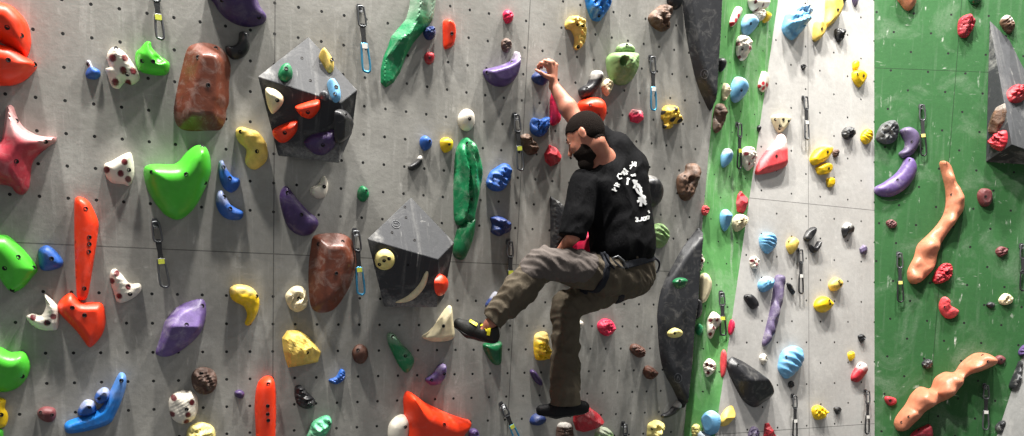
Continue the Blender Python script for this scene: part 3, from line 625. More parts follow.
H('C3', '120 182 135 174 165 212 167 235 142 222', 'plum', .03, 'r', '', 'thin dark purple hold under the yellow craggy one', group='purple holds')
H('C3', '515 92 525 72 550 75 572 95 562 125 535 118', 'brown', .045, 'k', '', 'brown hold, upper of the two left of the lower black shield', group='brown holds')
H('C3', '567 180 580 158 602 162 620 185 606 210 580 206', 'brown', .045, 'k', '', 'brown hold, lower of the two left of the lower black shield', group='brown holds')
H('C3', '640 350 665 338 688 310 702 295 710 315 692 345 662 362 642 361', 'black', .04, 'j', '', 'black banana hold below the lower black shield', group='black holds', chalk=.8, ck=.3)
H('C3', '585 415 590 387 620 372 650 385 650 410 630 433 610 452 586 440', 'straw', .055, 'kn', '600 405', 'yellow open hold at the bottom right of the grey wall', group='yellow holds', dips=[(620, 405, .02, .6)])
H('C3', '378 425 400 400 430 405 450 433 440 465 385 465', 'moss', .05, 'rw', '', 'green and white hold at the bottom, right of the red block', group='sage green holds', chalk=.5, ck=.2)
H('C3', '228 402 245 382 280 385 291 410 285 455 232 455', 'umber', .05, 'kn', '', 'brown rough hold with chalky top below the standing shoe', group='rock brown holds', chalk=.8, ck=.4)
H('C3', '302 345 310 311 350 315 395 345 414 375 382 405 342 424 312 415 300 380', 'red', .12, 'fn', '', 'large red faceted hold behind the standing shoe', group='red holds')
H('C3', '122 377 135 352 165 346 182 368 162 392 132 391', 'navy', .06, 'r', '', 'dark blue hold under the toe of the standing shoe', group='dark blue holds')
H('P', '576.5 324 580 320.5 583 322 582.5 327 578 329', 'white', .03, 'r', '', 'tiny white hold right of the knee of the standing leg', group='white plain holds')
# ------------------------------------------------------------------ holds on the volumes
f = vface('up', 0)
H('B0', '112 280 125 258 150 255 168 275 166 300 142 314 118 302', 'forest', .05, 'r', '143 270', 'round dark green hold on the grey top of the upper volume', fr=f, group='dark green holds')
H('B0', '273 215 285 200 303 212 330 245 330 270 312 278 296 258', 'yellow', .05, 'j', '322 235', 'pale yellow hold at the top right corner of the upper volume', fr=f, group='yellow holds')
H('B0', '305 322 325 314 340 325 356 352 358 385 338 396 320 375', 'sky', .045, 'r', '340 342 335 370', 'light blue hold near the right tip of the upper volume', fr=f, group='light blue holds')
H('B0', '274 366 292 359 312 376 302 391 282 384', 'slate', .03, 'r', '293 372', 'tiny grey hold on the ridge of the upper volume', fr=f, group='grey holds')
f = vface('up', 1)
H('B0', '60 352 85 349 112 362 132 385 128 412 105 440 85 450 66 410', 'cream', .055, 'j', '108 395', 'cream hold on the left end of the upper volume', fr=f, group='white plain holds')
H('B0', '177 420 220 404 268 394 278 412 270 440 240 470 205 462 185 440', 'orange', .05, 'j', '228 442', 'red orange hold, right one of two on the upper volume', fr=f, group='orange holds')
H('B1', '88 82 130 58 182 42 188 60 182 90 150 125 120 132 96 112', 'orange', .05, 'j', '137 90', 'red orange hold, left one of two on the upper volume', fr=f, group='orange holds')
H('B1', '213 125 250 97 300 88 327 79 341 110 330 150 290 180 250 174 222 148', 'plum', .05, 'j', '287 138 282 75', 'dark purple hold on the lower face of the upper volume', fr=f, group='purple holds')
f = vface('up', 2)
H('B1', '345 20 360 0 385 5 402 45 388 108 360 132 346 115', 'black', .045, 's', '378 20', 'black hold on the shaded right flank of the upper volume', fr=f, group='black holds')
f = vface('low', 1)
H('B2', '491 158 500 130 530 116 560 130 572 158 560 188 530 200 500 188', 'straw', .04, 's', '548 152 528 160 510 175', 'round cream hold on the left of the lower volume', fr=f, group='white plain holds')
H('B2', '572 325 620 300 665 255 692 205 703 212 690 262 655 305 615 325', 'cream', .012, 's', '', 'pale crescent slot set in the front of the lower volume', fr=f, group='grey holds')
f = vface('low', 2)
H('B2', '737 250 748 222 757 213 771 228 771 268 757 300 742 288', 'orange', .045, 'r', '', 'narrow red orange hold on the right flank of the lower volume', fr=f, group='orange holds')
f = face_frame([PA.hit(662, 310, .1), PA.hit(690, 300, .1), PA.hit(675, 340, .1)])
H('C2', '684 245 705 228 735 232 731 262 702 271', 'bottle', .04, 'j', '708 240', 'green crescent hold on the lower black shield', fr=f, group='dark green holds')
H('C3', '665 25 690 8 715 18 716 40 690 48 668 41', 'straw', .04, 'j', '688 28', 'yellow hold on the lower black shield', fr=f, group='yellow holds')
# ------------------------------------------------------------------ green strip
AREA[0] = strip_frame
H('M0', '265 65 275 35 285 18 293 32 284 58 272 77', 'redwhite', .035, 'r', '', 'small red and white hold at the top left of the green strip', group='red and white holds', dots='272 70 278 60 284 48', dr=.017)
H('M0', '325 -10 323 15 335 32 355 30 370 22 368 -5', 'white', .05, 'r', '', 'white spotted hold at the very top of the green strip', group='white spotted holds', dots='335 5 355 15 345 28', dr=.014)
H('M0', '330 40 350 25 360 40 355 60 338 60', 'white', .04, 'k', '', 'white lump hold left of the small yellow one on the green strip', group='white plain holds')
H('M0', '300 75 308 50 320 40 337 55 338 78 325 98 308 103', 'sky', .05, 'j', '322 68', 'light blue hold near the top of the green strip, smaller one', group='light blue holds', chalk=.6, ck=.5)
H('M0', '360 38 370 33 379 42 376 60 362 66', 'lemon', .035, 'r', '', 'small yellow hold at the top right of the green strip', group='yellow holds')
H('M0', '285 130 290 108 303 100 318 112 322 140 315 165 300 176 288 160', 'white', .045, 'kn', '298 142', 'white spotted hold below the smaller light blue one on the strip', group='white spotted holds', dots='292 125 312 140 298 165', dr=.014)
H('M0', '231 178 240 167 249 180 246 200 236 208', 'black', .035, 'r', '', 'black hold at the left edge of the green strip', group='black holds')
H('M0', '270 262 275 238 286 222 303 232 312 255 305 280 288 297 273 290', 'sky', .055, 'j', '295 262', 'light blue hold in the upper green strip, larger one', group='light blue holds', chalk=.5, ck=.5)
H('M0', '347 247 352 225 360 206 372 218 374 245 362 267 350 260', 'redwhite', .035, 'r', '', 'red and white hold at the right edge of the green strip', group='red and white holds', dots='352 250 360 256 366 246 358 242 370 250', dr=.014)
H('M0', '242 262 248 241 258 248 260 272 254 288 245 290', 'cream', .03, 'kn', '', 'thin cream hold left of the larger light blue one', group='white plain holds')
H('M0', '217 345 222 312 232 300 246 306 249 345 240 372 226 386 218 375', 'rock', .04, 'kn', '', 'brown rock hold at the left edge of the green strip', group='rock brown holds')
H('M0', '342 372 347 363 351 372 347 384', 'black', .02, 'r', '', 'tiny black hold at the right edge of the green strip', group='black holds')
H('M1', '240 48 246 30 256 24 267 40 264 65 247 80 241 68', 'sky', .045, 'j', '', 'pale blue hold left of the quickdraw on the green strip', group='light blue holds', chalk=.7, ck=.2)
H('M1', '297 35 315 18 335 28 340 55 322 88 308 80 300 60', 'white', .05, 'kn', '', 'white spotted hold right of the quickdraw on the green strip', group='white spotted holds', dots='308 40 328 50 318 68', dr=.014)
H('M1', '284 185 290 158 298 147 308 160 320 182 305 213 287 207', 'red', .055, 'f', '', 'bright red pointed hold on the green strip', group='red holds')
H('M1', '182 200 190 189 201 200 196 218 184 215', 'coral', .03, 'k', '', 'small red hold at the left edge of the green strip', group='red holds')
H('M1', '237 220 245 203 260 202 267 218 263 250 250 265 240 248', 'sky', .05, 'c', '', 'blue two lobed hold left of the round cream hold', group='light blue holds', chalk=.4, ck=.6)
H('M1', '272 238 285 216 305 218 312 235 302 255 282 266', 'cream', .05, 'k', '295 235', 'round cream hold just below the pointed red one', group='white plain holds')
H('M1', '166 340 175 328 185 345 182 372 175 382 168 365', 'white', .04, 'kn', '', 'white spotted hold, upper one beside the lower black shield', group='white spotted holds', dots='176 350', dr=.014)
H('M1', '174 400 185 386 200 392 210 415 205 445 192 470 178 470 176 430', 'cream', .05, 'r', '', 'pale smooth hold, lower one beside the lower black shield', group='white plain holds')
H('M2', '155 60 165 35 180 45 182 75 172 94 158 92', 'black', .05, 'r', '', 'black round hold between the black shield and the green strip', group='black holds')
H('M2', '195 108 203 85 215 74 235 88 237 110 222 125 210 152 198 145', 'white', .05, 'kn', '', 'white spotted hold left of the short quickdraw', group='white spotted holds', dots='205 100 222 98 212 122 205 140', dr=.014)
H('M2', '257 118 265 97 275 105 276 122 268 140 258 140', 'pink', .035, 'r', '', 'small pink hold right of the short quickdraw', group='pink holds')
H('M2', '162 120 172 107 185 122 181 143 165 140', 'forest', .035, 'r', '', 'small teal hold right of the lower black shield', group='dark green holds')
H('M2', '183 228 200 210 220 225 216 248 195 265 186 250', 'white', .045, 'kn', '', 'white spotted hold left of the tall thin red hold', group='white spotted holds', dots='195 228 208 232 198 252', dr=.014)
H('M2', '233 205 242 184 252 198 251 235 245 262 234 262', 'coral', .035, 's', '', 'tall thin red hold low on the green strip', group='red holds')
H('M2', '176 392 185 370 205 361 228 380 226 412 212 432 188 430', 'sky', .08, 's', '', 'blue and white block hold low on the green strip', group='light blue holds', chalk=.4, ck=.5)
H('M2', '168 430 180 420 200 432 208 450 170 460', 'sky', .05, 'r', '', 'pale cyan hold at the bottom edge of the green strip', group='light blue holds', chalk=.7, ck=-.2)
H('M2', '150 412 160 400 172 410 168 435 153 440', 'straw', .04, 'k', '', 'small beige hold at the bottom left of the green strip', group='yellow holds')
# ------------------------------------------------------------------ pale right panel
AREA[0] = PW
H('W0', '110 120 114 90 130 48 150 28 182 22 206 42 211 82 192 130 156 168 122 146', 'sky', .1, 'kn', '', 'large light blue craggy hold at the top left of the pale panel', group='light blue holds', chalk=.45, ck=.3)  # white top is overhead lamp glare painted in with the chalk
H('W0', '288 95 295 50 298 -10 340 -12 358 35 342 80 306 114 291 106', 'yellow', .07, 's', '340 42', 'large yellow wedge hold at the top edge of the pale panel', group='yellow holds')
H('W0', '237 160 240 115 246 92 265 95 284 125 272 163 246 178', 'yellow', .06, 's', '270 125', 'smaller yellow wedge hold below the large one', group='yellow holds')
H('W0', '330 130 345 122 366 128 370 150 355 181 338 175', 'black', .04, 'kn', '', 'black rough hold right of the smaller yellow wedge', group='black holds')
H('W0', '180 285 192 278 201 290 188 306', 'black', .02, 'k', '', 'tiny black hold above the tallest quickdraw of the pale panel', group='black holds')
H('W0', '407 272 425 263 431 295 410 304', 'lemon', .03, 's', '', 'small yellow block right above a yellow wedge', group='yellow holds')
H('W0', '408 312 440 303 464 328 456 360 437 378 412 350', 'lemon', .05, 's', '452 330 427 322', 'yellow wedge hold with two bolts at the upper right of the pale panel', group='yellow holds')
H('W0', '345 -8 350 12 362 18 378 0 372 -10', 'black', .03, 'r', '', 'black hold at the top edge right of the large yellow wedge', group='black holds')
H('W0', '404 -8 410 15 420 28 427 0 420 -10', 'lilac', .03, 'r', '', 'small lilac hold at the top edge of the pale panel', group='purple holds')
H('W1', '55 75 80 60 128 68 132 95 102 138 78 132', 'cream', .05, 's', '67 85 102 85 88 112 125 92 85 125', 'cream five hole hold above the red and white triangle', group='white plain holds')
H('P', '757 171 761 160 768 150 776 142 781 133 786 140 788 156 787 166 772 172 759 174', 'coral', .06, 's', '776.5 156', 'large red and white triangular hold on the pale panel', group='red and white holds', chalk=.8, ck=.3)
H('W1', '225 250 255 208 300 195 312 228 290 262 250 282 231 275', 'lemon', .06, 's', '295 226', 'yellow hold, largest of a yellow cluster of three', group='yellow holds', chalk=.4, ck=.6)
H('W1', '250 292 290 272 310 288 306 318 262 323 252 306', 'lemon', .05, 's', '300 298', 'yellow hold in the middle of the yellow cluster of three', group='yellow holds')
H('W1', '293 345 320 338 326 370 300 379', 'lemon', .03, 's', '', 'smallest yellow hold of the yellow cluster of three', group='yellow holds')
H('W1', '318 225 340 215 344 238 326 250', 'umber', .025, 'k', '', 'tiny brown hold right of the yellow cluster', group='brown holds')
H('W1', '363 135 385 115 408 128 410 158 388 172 366 158', 'ink', .045, 'kn', '', 'black and white rough hold at the right of the pale panel', group='black holds')
H('W1', '446 148 470 124 488 145 486 180 465 192 448 176', 'lemon', .045, 'rw', '', 'yellow hold beside the green corner, next to the black and white one', group='yellow holds')
H('W2', '4 168 20 145 50 142 69 165 69 205 40 233 12 208', 'sky', .06, 'rw', '', 'light blue scalloped hold near the left edge of the pale panel', group='light blue holds')
H('W2', '122 185 142 160 166 178 162 212 140 236 123 212', 'yellow', .05, 'r', '128 182', 'yellow round hold right of the light blue scalloped one', group='yellow holds')
H('W2', '194 160 210 130 238 116 242 145 218 180 198 174', 'black', .04, 's', '', 'black leaf hold, upper of a touching pair', group='black holds')
H('W2', '214 192 238 205 256 178 263 195 246 228 226 224', 'black', .04, 's', '', 'black leaf hold, lower of the touching pair', group='black holds')
H('W2', '362 122 383 98 406 115 406 143 385 150 372 165 364 145', 'black', .045, 'r', '388 120', 'black round hold with white rim on the right of the pale panel', group='black holds', chalk=.8, ck=.3)
H('W2', '437 212 455 192 473 212 466 238 441 231', 'lilac', .03, 'f', '', 'small lilac hold near the green corner', group='purple holds')
H('M1', '321 346 335 337 346 348 343 373 326 371', 'white', .03, 'kn', '', 'tiny white spotted hold left of the pale panel', group='white spotted holds', dots='328 350 338 362', dr=.014)
H('W2', '-2 365 15 340 42 334 61 355 52 385 22 402 2 390', 'sky', .055, 'rn', '', 'light blue hold above the long violet one', group='light blue holds', chalk=.6, ck=.4)
H('W2', '305 365 330 337 357 352 357 377 336 396 312 391', 'yellow', .05, 'r', '345 355 352 368', 'small yellow ball hold above the larger one', group='yellow holds')
H('W3', '178 18 188 -4 210 -12 234 8 232 22 214 39 190 36', 'lemon', .06, 'r', '222 2 225 12', 'larger yellow ball hold in the middle of the pale panel', group='yellow holds')
H('P', '776.5 277 782 275 783.5 283 781.5 300 779.5 318 775.5 331 770 342 766 346.5 763.5 343 767 329 771 312 774 295', 'lilac', .05, 'rv', '', 'long thin violet hold on the pale panel', group='purple holds', N=34)
H('W2', '118 365 130 362 150 400 145 412 128 392', 'black', .025, 'k', '', 'thin black hold beside the top of the long violet one', group='black holds')
H('M2', '304 30 320 22 340 38 346 58 330 68 313 50', 'black', .035, 'r', '312 32', 'black pebble hold left of the long violet one', group='black holds')
H('M2', '349 208 361 196 371 213 360 229', 'white', .03, 'kn', '', 'tiny off white hold below the long violet one', group='white plain holds')
H('W3', '65 205 78 165 112 146 138 163 136 208 106 246 85 251 67 228', 'sky', .07, 'rw', '85 182', 'big light blue ribbed hold low on the pale panel', group='light blue holds', chalk=.3, ck=.6)
H('W3', '92 266 104 259 109 277 96 281', 'black', .02, 'k', '', 'tiny black hold under the big light blue ribbed one', group='black holds')
H('M2', '264 232 272 212 288 207 340 238 385 285 392 320 370 340 345 354 312 332 280 275', 'black', .13, 'c', '285 230', 'big black wedge hold low on the pale panel', group='black holds', crest=.1, N=32)
H('M2', '233 392 250 360 272 348 279 372 262 402 240 408', 'yellow', .045, 'c', '', 'yellow crescent hold at the lower left of the pale panel', group='yellow holds', crest=-.1)
H('M2', '362 440 366 400 378 398 386 415 402 440', 'red', .04, 'fn', '', 'red hold cut by the bottom edge of the pale panel', group='red holds')
H('M2', '318 425 330 408 343 415 345 440 320 445', 'lilac', .03, 'k', '', 'small purple hold cut by the bottom edge of the pale panel', group='purple holds')
H('W3', '170 350 190 337 215 358 207 380 180 382', 'lemon', .045, 'kn', '', 'yellow knobbly hold near the bottom of the pale panel', group='yellow holds')
H('W3', '238 346 254 342 262 352 249 368', 'black', .025, 'k', '', 'small black hold right of the yellow knobbly one', group='black holds')
H('W3', '316 116 330 109 338 124 326 138', 'black', .025, 'k', '', 'small black hold near the corner, above a tiny yellow one', group='black holds')
H('W3', '283 172 300 165 304 186 290 196', 'lemon', .025, 's', '', 'tiny yellow hold near the corner above the red and white one', group='yellow holds')
H('W3', '296 246 308 220 325 199 337 205 343 228 322 262 300 259', 'red', .045, 'j', '322 210', 'red hold with white top at the right of the pale panel', group='red and white holds', chalk=.8, ck=.3)
# ------------------------------------------------------------------ green panel
AREA[0] = PR
H('R0', '495 -30 498 -5 512 12 530 34 550 38 570 18 574 -10 565 -30', 'skin', .08, 'r', '', 'flesh coloured hold at the top edge of the green panel', group='flesh coloured holds')
H('R0', '750 112 758 75 790 57 816 75 812 120 786 153 756 145', 'crimson', .07, 'kw', '', 'red brain like hold at the top of the green panel', group='red holds')
H('R0', '925 88 952 60 982 85 985 118 962 140 937 115', 'rock', .05, 'kn', '', 'brown and white rock hold at the top right', group='rock brown holds', chalk=.7, ck=.2)
H('R0', '795 -20 800 8 820 16 845 5 845 -20', 'bottle', .05, 'r', '', 'dark green hold on the top edge of the green panel', group='dark green holds')
H('R1', '405 132 425 88 458 68 485 68 502 98 492 145 470 162 440 165 410 150', 'greyrock', .065, 'kn', '458 115', 'dark grey rough hold beside the corner on the green panel', group='black holds')
H('R1', '505 112 540 94 575 112 588 145 575 190 548 218 518 224 500 206 522 185 526 155', 'lilac', .06, 'r', '553 158', 'lilac curved hold, upper of two near the corner', group='purple holds')
H('R1', '400 348 440 325 495 282 528 228 545 222 566 235 576 275 552 330 505 372 455 388 406 376', 'violet', .065, 'r', '493 318 545 235', 'lilac crescent hold, lower of two near the corner', group='purple holds', N=32)
H('R1', '675 245 690 238 722 258 738 305 757 360 776 410 772 445 742 490 695 560 665 620 655 672 622 722 582 752 548 745 540 700 568 640 582 590 620 552 662 508 692 460 702 410 700 352 688 300', 'skin', .09, 'rvwn', '720 380', 'flesh coloured hold shaped like a bent muscular arm', group='flesh coloured holds', N=56)
H('R1', '832 372 850 352 885 360 893 395 880 425 850 427 834 402', 'maroon', .055, 's', '862 388', 'round dark red hold below the wedge volume', group='red holds')
H('R2', '445 60 465 47 490 60 486 80 460 82', 'maroon', .03, 'k', '465 65', 'small rust red hold left of the muscular arm hold', group='red holds')
H('R2', '905 182 925 160 955 170 955 190 925 205', 'maroon', .035, 'kn', '930 180', 'small dark red hold at the right of the green panel', group='red holds')
H('R2', '643 302 658 262 690 231 721 240 723 285 692 310 660 316', 'red', .06, 'kw', '702 270', 'red ribbed hold beside the lower end of the muscular arm hold', group='red holds')
H('R2', '920 382 945 357 975 372 976 395 950 406 925 400', 'cream', .04, 'kn', '', 'round speckled cream hold at the right of the green panel', group='white plain holds')
H('R2', '865 406 884 393 903 405 886 421', 'ink', .025, 'r', '', 'small black pebble beside the speckled cream hold', group='black holds')
H('R2', '670 402 688 371 712 385 718 408 752 430 736 458 702 462 676 436', 'coral', .055, 'jn', '692 415', 'red hooked hold right below the ribbed one', group='red holds', chalk=.4, ck=.7)
H('R3', '487 385 500 350 535 305 560 260 598 230 640 238 658 195 700 168 742 168 768 132 820 92 870 88 905 110 895 142 850 165 800 180 765 212 730 268 672 300 622 330 580 372 540 412 503 416', 'skin', .13, 'rwn', '540 355 510 378 850 98 873 124', 'long flesh coloured hold of bulging muscles, low on the green panel', group='flesh coloured holds', N=60,
  lumps=[(600, 275, .11, .35), (705, 215, .11, .4), (840, 125, .1, .3)])
H('R3', '898 120 908 102 930 97 949 115 932 136 908 130', 'maroon', .03, 'r', '928 115', 'small dark red hold at the upper tip of the long muscular one', group='red holds')
H('R3', '440 286 447 269 486 278 488 300 460 309', 'red', .03, 's', '462 287', 'small brick red hold left of the long muscular one', group='red holds')
H('R3', '596 130 620 112 642 125 632 150 606 151', 'ink', .035, 'kn', '', 'small charcoal hold above the long muscular one', group='black holds')
H('R3', '553 445 563 418 605 396 632 389 640 445', 'crimson', .05, 'jn', '583 412', 'red hold cut by the bottom edge under the muscular one', group='red holds')
f = vface('pyr', 1)
H('R0', '958 382 985 355 1020 362 1035 390 1020 424 972 426', 'red', .06, 'kw', '', 'red ribbed hold on the pale face of the wedge volume', fr=f, group='red holds')
f = vface('pyr', 0)
H('R1', '865 105 880 55 905 10 935 -5 942 30 935 70 905 120 872 126', 'rock', .05, 'fn', '', 'brown crystal like hold on the dark face of the wedge volume', fr=f, group='rock brown holds', chalk=.35, ck=.5)
H('R1', '875 155 905 125 940 110 945 158 920 196 885 182', 'red', .055, 'kw', '', 'red ribbed hold on the dark face of the wedge volume', fr=f, group='red holds')
f = Frame(PR.hit(1003, 360), PR.u, PR.n)
H('R3', '1003 85 1015 62 1030 55 1030 90 1010 100', 'purple', .05, 'k', '', 'dark purple hold at the top of the cropped grey volume', fr=f, group='purple holds')
H('R3', '965 225 985 175 1008 120 1018 150 1000 210 975 240', 'ink', .06, 'kn', '', 'dark jagged hold on the edge of the cropped grey volume', fr=f, group='black holds')
H('R3', '905 400 925 375 945 372 938 400 918 425', 'ink', .05, 'kn', '', 'dark jagged hold low on the edge of the cropped grey volume', fr=f, group='black holds')
H('P', '876 3 877 -10 881 -10 880 4', 'forest', .02, 'r', '', None, group=None) if False else None

# ------------------------------------------------------------------ quickdraws
def dring(L, wd, r, top_w=0.75):
    """a closed carabiner ring hanging from z=0 to z=-L"""
    a = wd / 2; b = a * top_w
    p = [(-b, -0.1 * L), (-b * .6, 0), (b * .6, 0), (b, -0.1 * L), (a, -0.8 * L), (a * .6, -L), (-a * .3, -L), (-a * .95, -0.85 * L)]
    P = catmull([(x, 0, z) for x, z in p], 5); return tube(P, r, 8, True)
def quickdraw(tp, bt, label, fr=PA, low='dark_steel', web='black_web', band=None, off=0.03, extra=None):
    a = fr.hit(*tp, off); b = fr.hit(*bt, off); L = np.linalg.norm(b - a)
    zax = (a - b) / L; n = fr.n - zax * (fr.n @ zax); n /= np.linalg.norm(n); x = np.cross(-n, zax); y = -n
    root = bpy.data.objects.new('quickdraw', None); C_.objects.link(root); root.empty_display_size = 0.05
    m = Matrix.Identity(4)
    for i in range(3): m[i][0] = x[i]; m[i][1] = y[i]; m[i][2] = zax[i]; m[i][3] = a[i]
    root.matrix_world = m; tag(root, label, 'quickdraw', 'quickdraws hanging on the wall')
    def part(nm, vf, mat, sm=True, par=root): return link(nm, vf[0], vf[1], MATS[mat], par, sm)
    # hanger: a bent steel plate bolted to the wall, ring end leaning out
    w_ = 0.016
    pl = []
    for z, yy, ww in ((0.018, off - .001, .7), (0.004, off - .001, 1), (-0.014, off - .002, 1), (-0.02, off - .012, .9), (-0.03, .0, .7)):
        pl += [(-w_ * ww, yy, z), (w_ * ww, yy, z), (w_ * ww, yy - .003, z), (-w_ * ww, yy - .003, z)]
    F = [(0, 1, 2, 3)] + [(4 * i + k, 4 * i + (k + 1) % 4, 4 * i + 4 + (k + 1) % 4, 4 * i + 4 + k) for i in range(4) for k in range(4)] + [(19, 18, 17, 16)]
    hg = part('hanger', (pl, F), 'steel', False)
    V, F = tube([(0, off - .004, .002), (0, off - .016, .002)], .009, 6); part('bolt', (V, F), 'dark_steel', False, hg)
    c1 = 0.3 * L; s1 = 0.32 * L; c2 = L - c1 - s1 + .015; wd = min(.042, .3 * c1 + .012)
    k = part('carabiner', dring(c1, wd, .0055), 'steel')
    part('gate', tube([(-wd * .34, 0, -.15 * c1), (-wd * .42, 0, -.72 * c1)], .0035, 6), 'dark_steel', True, k)
    sl = []
    for z, ww in ((-c1 + .012, .011), (-c1 - .01, .014), (-c1 - s1 * .5, .011), (-c1 - s1 + .01, .014), (-c1 - s1 - .006, .011)):
        sl += [(-ww, -.004, z), (ww, -.004, z), (ww, .004, z), (-ww, .004, z)]
    F = [(0, 1, 2, 3)] + [(4 * i + q, 4 * i + (q + 1) % 4, 4 * i + 4 + (q + 1) % 4, 4 * i + 4 + q) for i in range(4) for q in range(4)] + [(19, 18, 17, 16)]
    s = part('sling', (sl, F), web, False)
    if band:
        zb = -c1 - s1 + .004
        bx = [(sx * .015, sy * .008, zb + sz * .012) for sz in (-1, 1) for sx, sy in ((-1, -1), (1, -1), (1, 1), (-1, 1))]
        part('keeper_band', (bx, [(0, 1, 2, 3), (4, 5, 6, 7), (0, 1, 5, 4), (1, 2, 6, 5), (2, 3, 7, 6), (3, 0, 4, 7)]), band, False, s)
    V, F = dring(c2, wd * 1.05, .006)
    V = [np.array(v) + (0, 0, -(L - c2)) for v in V]
    k2 = part('carabiner', (V, F), low)
    if low == 'blue_alloy': k2['label'] = 'blue carabiner'
    part('gate', tube([(-wd * .36, 0, -(L - c2) - .15 * c2), (-wd * .45, 0, -(L - c2) - .72 * c2)], .0035, 6), 'steel', True, k2)
    return root
def Z(t, x, y): return px_list(t, '%g %g' % (x, y))[0]
Q = quickdraw
Q(Z('A0', 610, -60), Z('A0', 632, 152), 'quickdraw with yellow keeper band above the small green hold', low='steel', band='lime_web')
Q(Z('A2', 612, 8), Z('A2', 650, 262), 'quickdraw with pale keeper band left of the violet leaf hold', low='steel', band='lime_web')
Q(Z('B0', 436, 25), Z('B0', 460, 282), 'quickdraw with blue lower carabiner right of the upper volume', low='blue_alloy', band='white_web')
Q(Z('B2', 418, 45), Z('B2', 438, 292), 'quickdraw with blue lower carabiner beside the tapering brown slab', low='blue_alloy', band='lime_web')
Q(Z('C1', 66, 20), Z('C1', 82, 235), 'quickdraw with lime keeper band left of the brown rock hold', low='steel', band='lime_web')
Q(Z('C2', 40, 85), Z('C2', 42, 285), 'quickdraw with lime keeper band left of the bent knee', low='dark_steel', band='lime_web')
Q(Z('C0', 602, 225), Z('C0', 605, 432), 'quickdraw with blue lower carabiner right of the sage green bowl', low='blue_alloy', band='white_web')
Q(Z('C3', 12, 312), Z('C3', 70, 450), 'slanting quickdraw at the bottom edge left of the standing shoe', low='blue_alloy', band='lime_web')
Q(Z('C3', 494, 388), Z('C3', 492, 520), 'quickdraw cut by the bottom edge right of the red faceted hold', low='dark_steel')
sf = strip_frame(741, 145)
Q(Z('M0', 291, 360), Z('M1', 288, 82), 'quickdraw with lime keeper band high on the green strip', sf, 'dark_steel', band='lime_web')
sf = strip_frame(724, 315)
Q(Z('M2', 238, 20), Z('M2', 242, 142), 'short dark quickdraw in the middle of the green strip', sf, 'dark_steel', band='lime_web')
Q((806, 97), (807, 139), 'quickdraw in the upper left of the pale panel', PW, 'steel', band='white_web')
Q((801, 250), (801, 293), 'quickdraw in the middle of the pale panel above the yellow ball holds', PW, 'dark_steel', band='white_web')
Q(Z('W3', 113, 308), Z('W3', 112, 440), 'quickdraw at the bottom of the pale panel, left one', PW, 'dark_steel', band='white_web')
Q(Z('W3', 347, 293), Z('W3', 343, 428), 'quickdraw at the bottom of the pale panel beside the green corner', PW, 'dark_steel', band='white_web')
Q(Z('R1', 596, 5), Z('R1', 602, 215), 'quickdraw right of the lilac curved hold', PR, 'dark_steel', band='yellow_web')
Q(Z('R2', 502, 190), Z('R2', 505, 392), 'quickdraw left of the muscular arm hold', PR, 'dark_steel', band='yellow_web')
Q(Z('R3', 865, 225), Z('R3', 862, 408), 'quickdraw low on the green panel right of the muscles', PR, 'steel', 'black_web', band='white_web')
Q(Z('R2', 1019, 155), Z('R2', 1019, 345), 'dark quickdraw at the right edge of the picture', PR, 'dark_steel')
# ------------------------------------------------------------------ the climber
def J(px, py, d): return PA.hit(px, py, d)
class Field:
    def __init__(s, lo, hi, h):
        s.h = h; s.lo = np.array(lo, float); s.n = np.ceil((np.array(hi) - s.lo) / h).astype(int) + 1
        s.F = np.full(s.n, 0.35, np.float32)
    def sub(s, lo, hi):
        a = np.clip(np.floor((np.array(lo) - s.lo) / s.h).astype(int), 0, s.n - 1); b = np.clip(np.ceil((np.array(hi) - s.lo) / s.h).astype(int) + 1, 1, s.n)
        sl = tuple(slice(a[i], b[i]) for i in range(3))
        X = [(s.lo[i] + s.h * np.arange(a[i], b[i])).astype(np.float32) for i in range(3)]
        return sl, np.meshgrid(*X, indexing='ij')
    def put(s, sl, d, k):
        A = s.F[sl]; t = np.clip(0.5 + 0.5 * (A - d) / k, 0, 1); s.F[sl] = A * (1 - t) + d * t - k * t * (1 - t)
    def cap(s, a, b, r1, r2=None, k=0.02):
        r2 = r1 if r2 is None else r2; a = np.array(a); b = np.array(b); m = max(r1, r2) + k + 3 * s.h
        sl, (X, Y, Z_) = s.sub(np.minimum(a, b) - m, np.maximum(a, b) + m)
        if X.size == 0: return s
        s.put(sl, capd(X, Y, Z_, a, b, r1, r2), k); return s
    def ell(s, c, r, axes=None, k=0.015):
        c = np.array(c); R_ = np.eye(3) if axes is None else np.array(axes); m = max(r) + k + 3 * s.h
        sl, (X, Y, Z_) = s.sub(c - m, c + m); s.put(sl, elld(X, Y, Z_, c, r, R_), k); return s
    def grid(s): return s.sub(s.lo, s.lo + s.n * s.h)[1]
def capd(X, Y, Z_, a, b, r1, r2):
    ab = b - a; L2 = max(ab @ ab, 1e-9); t = np.clip(((X - a[0]) * ab[0] + (Y - a[1]) * ab[1] + (Z_ - a[2]) * ab[2]) / L2, 0, 1)
    return np.sqrt((X - a[0] - t * ab[0]) ** 2 + (Y - a[1] - t * ab[1]) ** 2 + (Z_ - a[2] - t * ab[2]) ** 2) - (r1 + (r2 - r1) * t)
def elld(X, Y, Z_, c, r, R_):
    q = [((X - c[0]) * R_[i][0] + (Y - c[1]) * R_[i][1] + (Z_ - c[2]) * R_[i][2]) / r[i] for i in range(3)]
    k0 = np.sqrt(q[0] ** 2 + q[1] ** 2 + q[2] ** 2); k1 = np.sqrt((q[0] / r[0]) ** 2 + (q[1] / r[1]) ** 2 + (q[2] / r[2]) ** 2)
    return (k0 * (k0 - 1) / np.maximum(k1, 1e-6)).astype(np.float32)
